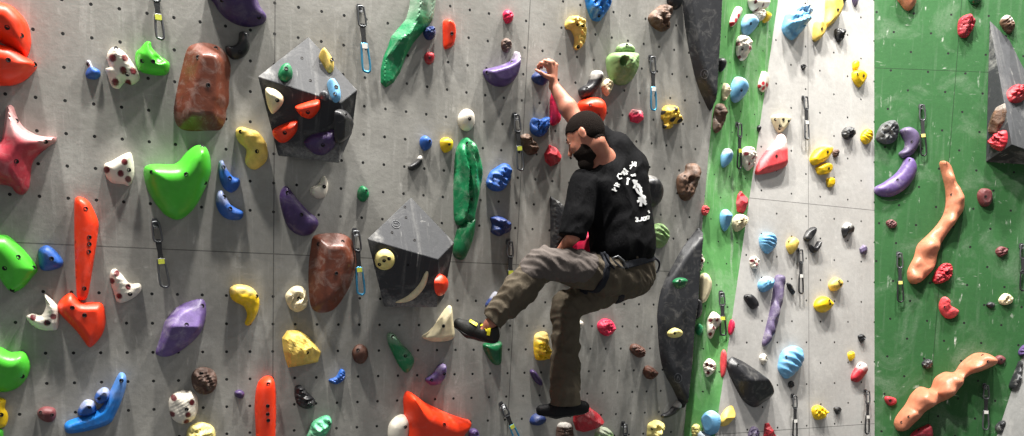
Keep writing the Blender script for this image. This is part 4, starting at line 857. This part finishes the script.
def surface(f):
    F = f.F; h = f.h; nx, ny, nz = F.shape; S = F < 0
    c = np.zeros((nx - 1, ny - 1, nz - 1), np.int8)
    for i in (0, 1):
        for j in (0, 1):
            for k in (0, 1): c += S[i:nx - 1 + i, j:ny - 1 + j, k:nz - 1 + k]
    I, J_, K = np.nonzero((c > 0) & (c < 8)); idx = np.full(c.shape, -1, np.int64); idx[I, J_, K] = np.arange(len(I))
    acc = np.zeros((len(I), 3)); cnt = np.zeros(len(I))
    for ax in range(3):
        for u in (0, 1):
            for v in (0, 1):
                o = [0, 0, 0]; o[(ax + 1) % 3] = u; o[(ax + 2) % 3] = v; e = list(o); e[ax] = 1
                a = F[I + o[0], J_ + o[1], K + o[2]].astype(float); b = F[I + e[0], J_ + e[1], K + e[2]].astype(float)
                m = (a < 0) != (b < 0); t = np.where(m, a / np.where(m, a - b, 1), 0); p = np.zeros((len(I), 3)) + o; p[:, ax] = t
                acc += p * m[:, None]; cnt += m
    V = f.lo + h * (np.c_[I, J_, K] + acc / cnt[:, None]); faces = []
    for ax in range(3):
        b, c_ = (ax + 1) % 3, (ax + 2) % 3
        s0 = [slice(None)] * 3; s1 = [slice(None)] * 3; s0[ax] = slice(0, -1); s1[ax] = slice(1, None)
        d = S[tuple(s0)] != S[tuple(s1)]; E = np.argwhere(d); E = E[(E[:, b] > 0) & (E[:, c_] > 0) & (E[:, b] < F.shape[b] - 1) & (E[:, c_] < F.shape[c_] - 1)]
        def at(db, dc):
            q = E.copy(); q[:, b] += db; q[:, c_] += dc; return idx[q[:, 0], q[:, 1], q[:, 2]]
        q = np.c_[at(-1, -1), at(0, -1), at(0, 0), at(-1, 0)]
        fl = ~S[E[:, 0], E[:, 1], E[:, 2]]; q[fl] = q[fl][:, ::-1]; faces.append(q)
    return V, np.vstack(faces)
def organic(name, f, mat, parent, porg, smooth_it=2):
    V, F = surface(f); V = V - porg
    o = link(name, V, F.tolist(), mat, parent, True)
    if smooth_it:
        md = o.modifiers.new('soft', 'SMOOTH'); md.factor = 0.5; md.iterations = smooth_it
    return o
def cloth(name, rgb, var=0.18, rough=0.85, wr=28, bump=0.5):
    t = NT(name); tc = t.n('ShaderNodeTexCoord'); O = tc.outputs['Object']; b = lin(rgb)
    n1 = t.noise(scale_vec(t, O, 1, 1, .5), wr, 4, 0.6, 1.2); n2 = t.noise(O, 400, 2, .7); n3 = t.noise(O, 7, 4, .6)
    t.l(t.mix(t.ramp(n3, 0.3, 0.7), tuple(c * (1 - var) for c in b), tuple(min(1, c * (1 + var)) for c in b)), t.b.inputs['Base Color'])
    t.b.inputs['Roughness'].default_value = rough; t.b.inputs['Specular IOR Level'].default_value = 0.2
    t.bump(t.math('ADD', n1, t.math('MULTIPLY', n2, 0.15)), bump, 0.012); MATS[name] = t.m; return t.m
cloth('shirt_cotton', (12, 12, 14), .2); cloth('trouser_cloth', (82, 74, 62), .2); cloth('knee_cloth', (86, 79, 75), .15); cloth('harness_web', (32, 34, 40), .15, wr=60)
cloth('shoe_leather', (38, 38, 36), .2, .6, 50, .3); cloth('shoe_black', (20, 20, 22), .2, .6, 50, .3)
simple('hair_dark', (27, 21, 18), 0.95, 0, 220, .5, 1.0, .012); simple('beard_dark', (30, 24, 21), 0.9, 0, 200, .4, .8); simple('shirt_print', (228, 228, 226), .7)
simple('shoe_yellow', (225, 215, 30), .5); simple('eye_white', (120, 84, 72), .3); simple('sole_rubber', (24, 24, 24), .6)
for k_ in ('hair_dark', 'beard_dark'): MATS[k_].node_tree.nodes['Principled BSDF'].inputs['Specular IOR Level'].default_value = 0.08
MATS['shirt_cotton'].node_tree.nodes['Principled BSDF'].inputs['Specular IOR Level'].default_value = 0.1
t_ = NT('person_skin'); tc_ = t_.n('ShaderNodeTexCoord'); nn_ = t_.noise(tc_.outputs['Object'], 18, 4, .6)
t_.l(t_.mix(t_.ramp(nn_, .3, .7), lin((164, 100, 80)), lin((186, 126, 102))), t_.b.inputs['Base Color']); t_.b.inputs['Roughness'].default_value = .5
t_.b.inputs['Subsurface Weight'].default_value = 0.08; t_.b.inputs['Subsurface Scale'].default_value = 0.01; SKIN = t_.m

HSC = 1.14; hc = J(585.5, 137.5, .36); neck = J(604, 161, .33)
shL, shR = J(584, 184, .37), J(616, 150, .28); elL, wrL = J(573, 236, .41), J(556, 258, .2)
elR, wrR = J(577, 122, .20), J(554, 86, .1)
hipL, hipR = J(607, 273, .36), J(630, 276, .28); knL, anL = J(543, 262, .38), J(490, 324, .25)
knR, anR = J(566, 306, .17), J(565, 396, .20)
IMR = ROT @ np.array([1., 0, 0]); IMD = ROT @ np.array([0, 1., 0]); IMF = ROT @ np.array([0, 0, 1.])
def unit(v): return v / np.linalg.norm(v)
HF = unit(-0.78 * IMR + 0.46 * IMD + 0.40 * IMF); HU = unit(-IMD - 0.12 * IMR); HU = unit(HU - HF * (HU @ HF)); HS = np.cross(HU, HF)   # HS points to his left
HX = np.array([HF, HS, HU]) / HSC
def hp(f, s_, u): return hc + (HF * f + HS * s_ + HU * u) * HSC
person = bpy.data.objects.new('person', None); C_.objects.link(person); PO = J(620, 262, .33); person.location = PO; person.empty_display_size = .1
tag(person, 'climber in black t-shirt and olive trousers, one arm raised to a dark blue hold', 'person')
B = Field((2.05, -0.72, -0.55), (3.72, -0.015, 1.86), 0.0052)
# legs, hips and trunk
B.cap(hipL, knL, .075, .05, .03).cap(knL, anL, .05, .033, .02).cap(hipR, knR, .075, .05, .03).cap(knR, anR, .05, .033, .02)
mid = lambda a, b, t=.5: np.array(a) * (1 - t) + np.array(b) * t
chest = J(610, 192, .33); belly = J(623, 240, .33); pelvis = mid(hipL, hipR)
B.cap(pelvis, belly, .10, .10, .05).cap(belly, chest, .10, .11, .05).cap(shL, shR, .06, .06, .05).cap(mid(shL, shR), chest, .09, .1, .05)
B.cap(shL, elL, .05, .04).cap(elL, wrL, .04, .027).cap(shR, elR, .05, .045).cap(elR, mid(elR, wrR, .4), .048, .053, .02).cap(mid(elR, wrR, .4), wrR, .052, .032, .02)
# head
B.cap(neck, hp(-.035, 0, -.055), .062, .055, .03).cap(mid(shL, shR), neck, .06, .06, .05)
B.ell(hp(-.012, 0, .028), (.098, .078, .094), HX, .02).ell(hp(.036, 0, -.04), (.058, .056, .075), HX, .025).ell(hp(.066, 0, -.095), (.024, .028, .02), HX, .02)
B.cap(hp(.086, 0, .008), hp(.112, 0, -.028), .009, .013, .012).cap(hp(.08, -.032, .022), hp(.08, .032, .022), .012, .012, .012)
B.cap(hp(.087, -.018, -.056), hp(.087, .018, -.056), .009, .009, .008).cap(hp(.085, -.014, -.068), hp(.085, .014, -.068), .009, .009, .006)
for s_ in (-1, 1):
    B.ell(hp(.062, .04 * s_, -.022), (.022, .018, .018), HX, .015)
    B.ell(hp(-.012, .078 * s_, -.004), (.018, .009, .031), HX, .006).ell(hp(-.02, .084 * s_, .006), (.012, .007, .02), HX, .004)
# raised hand: palm, four fingers bent over the hold, thumb on the near side
kn = [J(546.5, 64.5, .125), J(549.8, 62.6, .128), J(553.2, 62.6, .122), J(556.4, 65, .112)]
pp_ = [J(541.2, 63.2, .122), J(544.4, 61.0, .126), J(548.2, 60.2, .12), J(552, 61.8, .106)]
dp_ = [J(538.4, 66.0, .096), J(541.4, 63.6, .098), J(545.0, 62.4, .092), J(549, 63.6, .08)]
tp_ = [J(538.6, 69.5, .07), J(541.6, 67.6, .07), J(545, 66.4, .065), J(548.6, 67, .058)]
for i in range(4):
    B.cap(wrR, kn[i], .016, .0115, .014)
    r = (.0112, .0116, .011, .0098)[i]
    B.cap(kn[i], pp_[i], r * 1.1, r, .004).cap(pp_[i], dp_[i], r, r * .92, .003).cap(dp_[i], tp_[i], r * .92, r * .82, .003)
th = [J(551.5, 78, .112), J(545, 75.5, .128), J(540, 72.2, .124), J(536.2, 70.0, .105)]
B.cap(wrR, th[0], .022, .018, .012).cap(th[0], th[1], .016, .012, .008).cap(th[1], th[2], .0115, .0105, .004).cap(th[2], th[3], .0105, .009, .003)
# lower hand, closing on the pink hold behind the knee
hd = unit(wrL - elL); sd = np.array([1.0, 0, 0.0]); sd = unit(sd - hd * (sd @ hd)); nd = np.cross(hd, sd)
for i in range(4):
    k0 = wrL + hd * .085 + sd * (.03 - .02 * i); k1 = k0 + hd * .035 - nd * .012; k2 = k1 + hd * .008 - nd * .026; B.cap(wrL, k0, .016, .0115, .014)
    B.cap(k0, k1, .0105, .0095, .004).cap(k1, k2, .0095, .009, .003).cap(k2, k2 - hd * .018 - nd * .012, .009, .0078, .003)
B.cap(wrL + hd * .02, wrL + hd * .05 + sd * .045, .015, .012, .01).cap(wrL + hd * .05 + sd * .045, wrL + hd * .085 + sd * .05 - nd * .02, .0115, .009, .004)
# feet inside the shoes
hlL, blL, toL = J(493, 336, .245), J(470, 329, .16), J(459, 323.5, .115)
hlR, blR, toR = J(583, 407, .21), J(556, 410, .155), J(541, 410, .115)
B.cap(anL, mid(hlL, blL, .4), .032, .03, .02).cap(hlL, blL, .024, .028, .02).cap(blL, toL, .026, .018, .01)
B.cap(anR, mid(hlR, blR, .4), .032, .03, .02).cap(hlR, blR, .024, .028, .02).cap(blR, toR, .026, .018, .01)
body = organic('body', B, SKIN, person, PO, 1)
# hair and beard: shells on the head
Hf = Field(hc - .2, hc + .2, .0045)
X, Y, Z_ = Hf.grid(); qf = ((X - hc[0]) * HF[0] + (Y - hc[1]) * HF[1] + (Z_ - hc[2]) * HF[2]) / HSC; qs = ((X - hc[0]) * HS[0] + (Y - hc[1]) * HS[1] + (Z_ - hc[2]) * HS[2]) / HSC; qu = ((X - hc[0]) * HU[0] + (Y - hc[1]) * HU[1] + (Z_ - hc[2]) * HU[2]) / HSC
sk = elld(X, Y, Z_, hp(-.012, 0, .028), (.098 + .005, .078 + .005, .094 + .007), HX)
nk = capd(X, Y, Z_, neck, hp(-.035, 0, -.055), .066, .060)
hl = np.interp(qf, [-.12, -.05, -.03, -.012, .01, .03, .05, .075, .12], [-.05, -.055, -.035, .022, .028, .03, .05, .062, .07])
Hf.F = np.maximum(np.minimum(sk, nk), hl - qu).astype(np.float32)
organic('hair', Hf, MATS['hair_dark'], person, PO, 1)
Bf = Field(hc - .2, hc + .2, .0045)
jw = elld(X, Y, Z_, hp(.036, 0, -.04), (.058 + .010, .056 + .008, .075 + .012), HX); X, Y, Z_ = Bf.grid()
qf = ((X - hc[0]) * HF[0] + (Y - hc[1]) * HF[1] + (Z_ - hc[2]) * HF[2]) / HSC; qs = ((X - hc[0]) * HS[0] + (Y - hc[1]) * HS[1] + (Z_ - hc[2]) * HS[2]) / HSC; qu = ((X - hc[0]) * HU[0] + (Y - hc[1]) * HU[1] + (Z_ - hc[2]) * HU[2]) / HSC
jw = elld(X, Y, Z_, hp(.035, 0, -.041), (.064, .0605, .082), HX); ch = elld(X, Y, Z_, hp(.06, 0, -.112), (.04, .037, .046), HX)
jaw = elld(X, Y, Z_, hp(.024, 0, -.078), (.052, .054, .038), HX)
u_ = np.minimum(np.minimum(jw, ch), jaw)
top = np.interp(qf, [-.02, .005, .03, .05, .075, .09, .13], [.03, .02, -.045, -.052, -.05, -.044, -.05])
mouth = elld(X, Y, Z_, hp(.1, 0, -.062), (.03, .022, .009), HX)
Bf.F = np.maximum(np.maximum(np.maximum(u_, qu - top), -qf - .006), -mouth).astype(np.float32)
organic('beard', Bf, MATS['beard_dark'], person, PO, 1)
for s_ in (-1, 1):
    e = Field(hp(.072, .033 * s_, .002) - .03, hp(.072, .033 * s_, .002) + .03, .003); e.ell(hp(.076, .033 * s_, .002), (.012, .012, .009), HX, .001)
    organic('eye', e, MATS['eye_white'], person, PO, 0)
    b_ = Field(hp(.09, .033 * s_, .026) - .04, hp(.09, .033 * s_, .026) + .04, .003); b_.cap(hp(.091, .016 * s_, .027), hp(.078, .05 * s_, .028), .005, .004, .001)
    organic('eyebrow', b_, MATS['hair_dark'], person, PO, 0)
# t-shirt
def folds(X, Y, Z_, amp, f, seed, ax=(1, 1, 1)):
    r = np.random.RandomState(seed); s = 0
    wx = 0.03 * np.sin(X * 17 + Z_ * 11) ; wz = 0.03 * np.sin(Z_ * 15 + Y * 21 + 1)
    for o in range(5):
        k = r.randn(3) * f * (1.35 ** o) * np.array(ax); s = s + np.sin((X + wz) * k[0] + Y * k[1] + (Z_ + wx) * k[2] + r.rand() * 6) / (1 + .4 * o)
    return (np.abs(s) * 0.5 - .6).astype(np.float32) * amp
S = Field((2.62, -.66, .42), (3.62, -.06, 1.46), .0062)
S.cap(shL, J(578, 217, .40), .086, .084, .03).cap(J(578, 217, .40), J(573, 233, .405), .084, .080, .02)
S.cap(shR, mid(shR, elR, .62), .085, .078, .04).cap(J(590, 184, .34), J(614, 157, .29), .085, .09, .05)
S.cap(J(616, 149, .28), J(634, 166, .29), .085, .085, .05).cap(J(606, 178, .32), J(621, 240, .34), .13, .14, .06).cap(J(628, 174, .31), J(635, 240, .33), .115, .125, .06).cap(J(598, 192, .35), J(612, 244, .36), .11, .115, .05)
S.cap(J(612, 246, .36), J(633, 252, .32), .125, .125, .04)
X, Y, Z_ = S.grid(); F_ = S.F
F_ = F_ + folds(X, Y, Z_, .009, 11, 3)
bt = J(618, 255, .34); axn = unit(chest - bt)     # hem
F_ = np.maximum(F_, -((X - bt[0]) * axn[0] + (Y - bt[1]) * axn[1] + (Z_ - bt[2]) * axn[2]) - .055)
arm = capd(X, Y, Z_, shL, J(573, 233, .405), .095, .092); slv = J(573.5, 233, .405); an = unit(elL - shL)
cut = np.maximum(capd(X, Y, Z_, slv, slv + an * .2, .12, .12), -((X - slv[0]) * an[0] + (Y - slv[1]) * an[1] + (Z_ - slv[2]) * an[2]) + .028)
F_ = np.maximum(F_, -cut)
hole = capd(X, Y, Z_, mid(neck, shR * .5 + shL * .5, .35), hp(-.03, 0, 0), .074, .085)
F_ = np.maximum(F_, -hole); S.F = F_.astype(np.float32)
shirt = organic('t_shirt', S, MATS['shirt_cotton'], person, PO, 2)
# trousers
T = Field((2.3, -.70, -.47), (3.66, -.03, .72), .0065)
T.cap(hipL, mid(hipL, knL, .5), .118, .108, .03).cap(mid(hipL, knL, .5), knL, .108, .086, .02).cap(knL, mid(knL, anL, .45), .086, .094, .02).cap(mid(knL, anL, .45), anL, .094, .064, .02)
T.cap(hipR, mid(hipR, knR, .5), .12, .105, .03).cap(mid(hipR, knR, .5), knR, .105, .085, .02).cap(knR, mid(knR, anR, .5), .09, .086, .02).cap(mid(knR, anR, .5), anR + unit(anR - knR) * .05, .086, .09, .02)
T.cap(hipL, hipR, .12, .125, .05).cap(pelvis, J(624, 254, .33), .125, .12, .04).cap(J(635, 262, .3), J(638, 274, .28), .11, .1, .04)
X, Y, Z_ = T.grid(); base = T.F + folds(X, Y, Z_, .018, 14, 9); raw = T.F.copy()
def plane(p, n): return (X - p[0]) * n[0] + (Y - p[1]) * n[1] + (Z_ - p[2]) * n[2]
sh_ = unit(anL - knL); shr = unit(anR - knR); hemL = anL - sh_ * .022; hemR = anR + shr * .055
ballL = capd(X, Y, Z_, hemL, hemL + sh_ * .2, .14, .14); ballR = capd(X, Y, Z_, hemR, hemR + shr * .2, .15, .15)
base = np.maximum(base, -np.maximum(ballL, -plane(hemL, sh_))); base = np.maximum(base, -np.maximum(ballR, -plane(hemR, shr)))
wtop = J(628, 250, .33); base = np.maximum(base, -np.maximum(capd(X, Y, Z_, wtop, wtop + axn * .12, .2, .2), -plane(wtop, axn)))
T.F = base.astype(np.float32)
trousers = organic('trousers', T, MATS['trouser_cloth'], person, PO, 1)
K = Field(T.lo, T.lo + T.n * T.h - T.h, T.h); K.n = T.n
reg = np.minimum(capd(X, Y, Z_, mid(hipL, knL, .52) + (0, -.03, .03), knL + (0, -.03, .02), .125, .12), capd(X, Y, Z_, knL + (-.03, -.02, .02), mid(knL, anL, .22) + (-.02, -.02, 0), .12, .07))
K.F = np.maximum(T.F - .0035, reg).astype(np.float32)[:K.F.shape[0], :K.F.shape[1], :K.F.shape[2]]
kp = organic('knee_patch', K, MATS['knee_cloth'], person, PO, 1); kp['label'] = 'grey knee patch'; kp.parent = trousers
# harness: waist belt and leg loops follow the cloth
hb = J(626, 262, .33); thL = unit(knL - hipL); thR = unit(knR - hipR); lL = mid(hipL, knL, .2); lR = mid(hipR, knR, .3)
H1 = Field(T.lo, T.lo + T.n * T.h - T.h, T.h)
n3 = tuple(slice(0, a) for a in H1.F.shape)
H1.F = np.maximum(np.minimum(raw, 9) - .016, np.maximum(np.abs(plane(hb, axn)) - .022, capd(X, Y, Z_, hb, hb, .19, .19))).astype(np.float32)[n3]
harness = organic('harness', H1, MATS['harness_web'], person, PO, 1)
for nm, c0, nv, side in (('leg_loop', lL, thL, 0), ('leg_loop', lR, thR, 1)):
    G = Field(T.lo, T.lo + T.n * T.h - T.h, T.h); lim = capd(X, Y, Z_, c0, c0, .165, .165)
    G.F = np.maximum(np.maximum(raw - .013, np.abs(plane(c0, nv)) - .02), lim).astype(np.float32)[n3]
    o = organic(nm, G, MATS['harness_web'], person, PO, 1); o.parent = harness
V, F = tube([J(x, y, d) - PO for x, y, d in ((612, 258, .50), (618, 256, .51), (624, 261, .5), (626, 267, .49), (622, 268, .49), (616, 263, .5))], .006, 6, True)
o = link('gear_carabiner', V, F, MATS['steel'], harness, True); o['label'] = 'silver carabiner on the waist belt'
for pts in (((604, 252, .5), (609, 262, .5), (618, 272, .47), (628, 276, .45)), ((650, 255, .36), (659, 262, .34), (657, 272, .34), (650, 270, .36)), ((645, 270, .37), (646, 282, .36), (646.5, 292, .36))):
    V, F = tube(catmull([J(*q) - PO for q in pts], 5, False), .007, 6); link('gear_strap', V, F, MATS['harness_web'], harness, True)
# shoes
def shoe(hl, bl, to, an, mat, parent):
    Fd = Field(np.minimum(np.minimum(hl, to), an) - .09, np.maximum(np.maximum(hl, to), an) + .09, .004)
    Fd.cap(hl, bl, .041, .05, .02).cap(bl, to, .049, .032, .015).cap(mid(hl, bl, .15), mid(hl, an, .55), .036, .042, .02).cap(mid(hl, bl, .5), mid(bl, an, .3), .036, .035, .03)
    X, Y, Z_ = Fd.grid(); up = unit(an - hl); top = mid(hl, an, .75)
    Fd.F = np.maximum(Fd.F, -np.maximum(capd(X, Y, Z_, top, top + up * .1, .06, .06), -((X - top[0]) * up[0] + (Y - top[1]) * up[1] + (Z_ - top[2]) * up[2]))).astype(np.float32)
    o = organic('climbing_shoe', Fd, MATS[mat], parent, PO, 1)
    s_ = Field(Fd.lo, Fd.lo + Fd.n * Fd.h - Fd.h, Fd.h); mb = mid(hl, bl)
    dn = unit(np.cross(np.cross(to - hl, up), to - hl)); dn = -dn if dn @ up > 0 else dn
    n4 = tuple(slice(0, a) for a in s_.F.shape)
    s_.F = np.maximum(Fd.F - .004, -((X - mb[0]) * dn[0] + (Y - mb[1]) * dn[1] + (Z_ - mb[2]) * dn[2]) + .017).astype(np.float32)[n4]
    r = organic('sole', s_, MATS['sole_rubber'], o, 0 * PO + PO, 1)
    return o
sL = shoe(hlL, blL, toL, anL, 'shoe_leather', person); sR = shoe(hlR, blR, toR, anR, 'shoe_black', person)
bvS = BVHTree.FromPolygons([v.co + Vector(PO) for v in sL.data.vertices], [tuple(p.vertices) for p in sL.data.polygons])
def ribbon_on(bvh, pts, wpx, th, name, mat, parent, dens=2.0):
    """raised strip lying on a surface along a px polyline"""
    P = []
    for i in range(len(pts) - 1):
        a, b = np.array(pts[i], float), np.array(pts[i + 1], float); n = max(1, int(np.linalg.norm(b - a) * dens / 2)); P += [a + (b - a) * k / n for k in range(n)]
    P.append(np.array(pts[-1], float)); V = []; F = []; ok = []
    for i, p in enumerate(P):
        d = P[min(i + 1, len(P) - 1)] - P[max(i - 1, 0)]; d = d / (np.linalg.norm(d) + 1e-9); nn = np.array([-d[1], d[0]]); row = []
        for s_ in (-1, 1):
            q = p + nn * s_ * wpx / 2; r = ray(*q); hit = bvh.ray_cast(Vector(CAM), Vector(r), 12)
            if hit[0] is None: row = None; break
            nrm = np.array(hit[1]); nrm = nrm if nrm @ r < 0 else -nrm; row += [np.array(hit[0]) + nrm * th, np.array(hit[0]) - nrm * .002]
        if row: ok.append(row)
    for r in ok: V += [r[0], r[2], r[3], r[1]]
    if len(ok) < 2: return None
    F = [(0, 1, 2, 3)] + [(4 * i + k, 4 * i + (k + 1) % 4, 4 * i + 4 + (k + 1) % 4, 4 * i + 4 + k) for i in range(len(ok) - 1) for k in range(4)] + [tuple(4 * (len(ok) - 1) + k for k in (3, 2, 1, 0))]
    return [v - PO for v in V], F
def strokes(bvh, lst, wpx, th, name, mat, parent):
    parts = [ribbon_on(bvh, s_, wpx, th, name, mat, parent) for s_ in lst]; parts = [p for p in parts if p]
    if parts:
        V, F = join(*parts); o = link(name, V, F, MATS[mat], parent, False); recalc(o); return o
for q_, w_ in (([(470, 321.5), (477, 325.5)], 2.4), ([(481, 325), (488, 330)], 2.6), ([(490, 326), (488.5, 335)], 2.8)):
    o = strokes(bvS, [q_], w_, .009, 'strap', 'shoe_yellow', sL)
    if o: o['label'] = 'yellow shoe strap'
Vs, Fs = surface(S); bvT = BVHTree.FromPolygons([Vector(v) for v in Vs], Fs.tolist())
def K3(*s_): return [[(540 + a / 6.813, 150 + b / 6.813) for a, b in q] for q in s_]
letters = K3([(490, 268), (520, 280)], [(505, 255), (512, 282)], [(505, 240), (538, 252)], [(513, 228), (542, 238)], [(522, 222), (528, 250)],     # first sign
    [(555, 165), (535, 163), (527, 180), (540, 198), (556, 192)], [(562, 155), (590, 165)], [(572, 165), (566, 140)], [(570, 128), (598, 150)], [(580, 140), (592, 168)], [(555, 150), (575, 172)],   # arc
    [(608, 108), (655, 98)], [(625, 78), (632, 100), (612, 130)], [(632, 100), (655, 112)], [(640, 85), (656, 90)],
    [(590, 195), (610, 200)], [(598, 190), (593, 238)], [(618, 172), (650, 175)], [(648, 162), (625, 180)])
figure = K3([(632, 205), (650, 235), (640, 262)], [(650, 225), (672, 240), (690, 290)], [(638, 210), (662, 215)], [(652, 262), (668, 290), (692, 300)], [(660, 245), (690, 262)], [(678, 295), (700, 320), (716, 355)],
    [(668, 330), (718, 320)], [(660, 352), (690, 340), (722, 372)], [(690, 340), (684, 384)], [(700, 310), (712, 335)])
date = [[(530 + a / 6.813, 210 + b / 6.813) for a, b in q] for q in ([(716, 52), (734, 55), (724, 64), (738, 72), (730, 80), (718, 76)], [(745, 78), (750, 74)], [(757, 76), (762, 50)], [(772, 52), (770, 72), (786, 70), (788, 50), (772, 52)], [(792, 44), (792, 62), (806, 60), (808, 40), (794, 42)], [(804, 5), (812, 22)])]
strokes(bvT, letters, 1.25, .004, 'shirt_print', 'shirt_print', shirt); strokes(bvT, figure, 2.3, .004, 'shirt_print', 'shirt_print', shirt); strokes(bvT, date, 1.1, .004, 'shirt_print', 'shirt_print', shirt)

def ring_on(o, cx, cy, r):
    bv = BVHTree.FromPolygons([v.co + o.location for v in o.data.vertices], [tuple(q.vertices) for q in o.data.polygons])
    pts = [(cx + r * .8 * math.cos(a), cy + r * math.sin(a)) for a in np.linspace(0, 2 * math.pi, 17)]
    parts = [ribbon_on(bv, pts, .8, .002, '', '', None), ribbon_on(bv, [(cx - r * .3, cy + r * .5), (cx, cy - r * .5), (cx + r * .35, cy + r * .3)], .8, .002, '', '', None)]
    parts = [q for q in parts if q]
    if parts:
        V, F = join(*parts); V = [v + PO - np.array(o.location) for v in V]; m = link('printed_emblem', V, F, MATS['slate'], o, False); recalc(m)
ring_on(up_sh, 704.5, 74, 4.6); ring_on(lo_sh, 678, 378, 4.6)
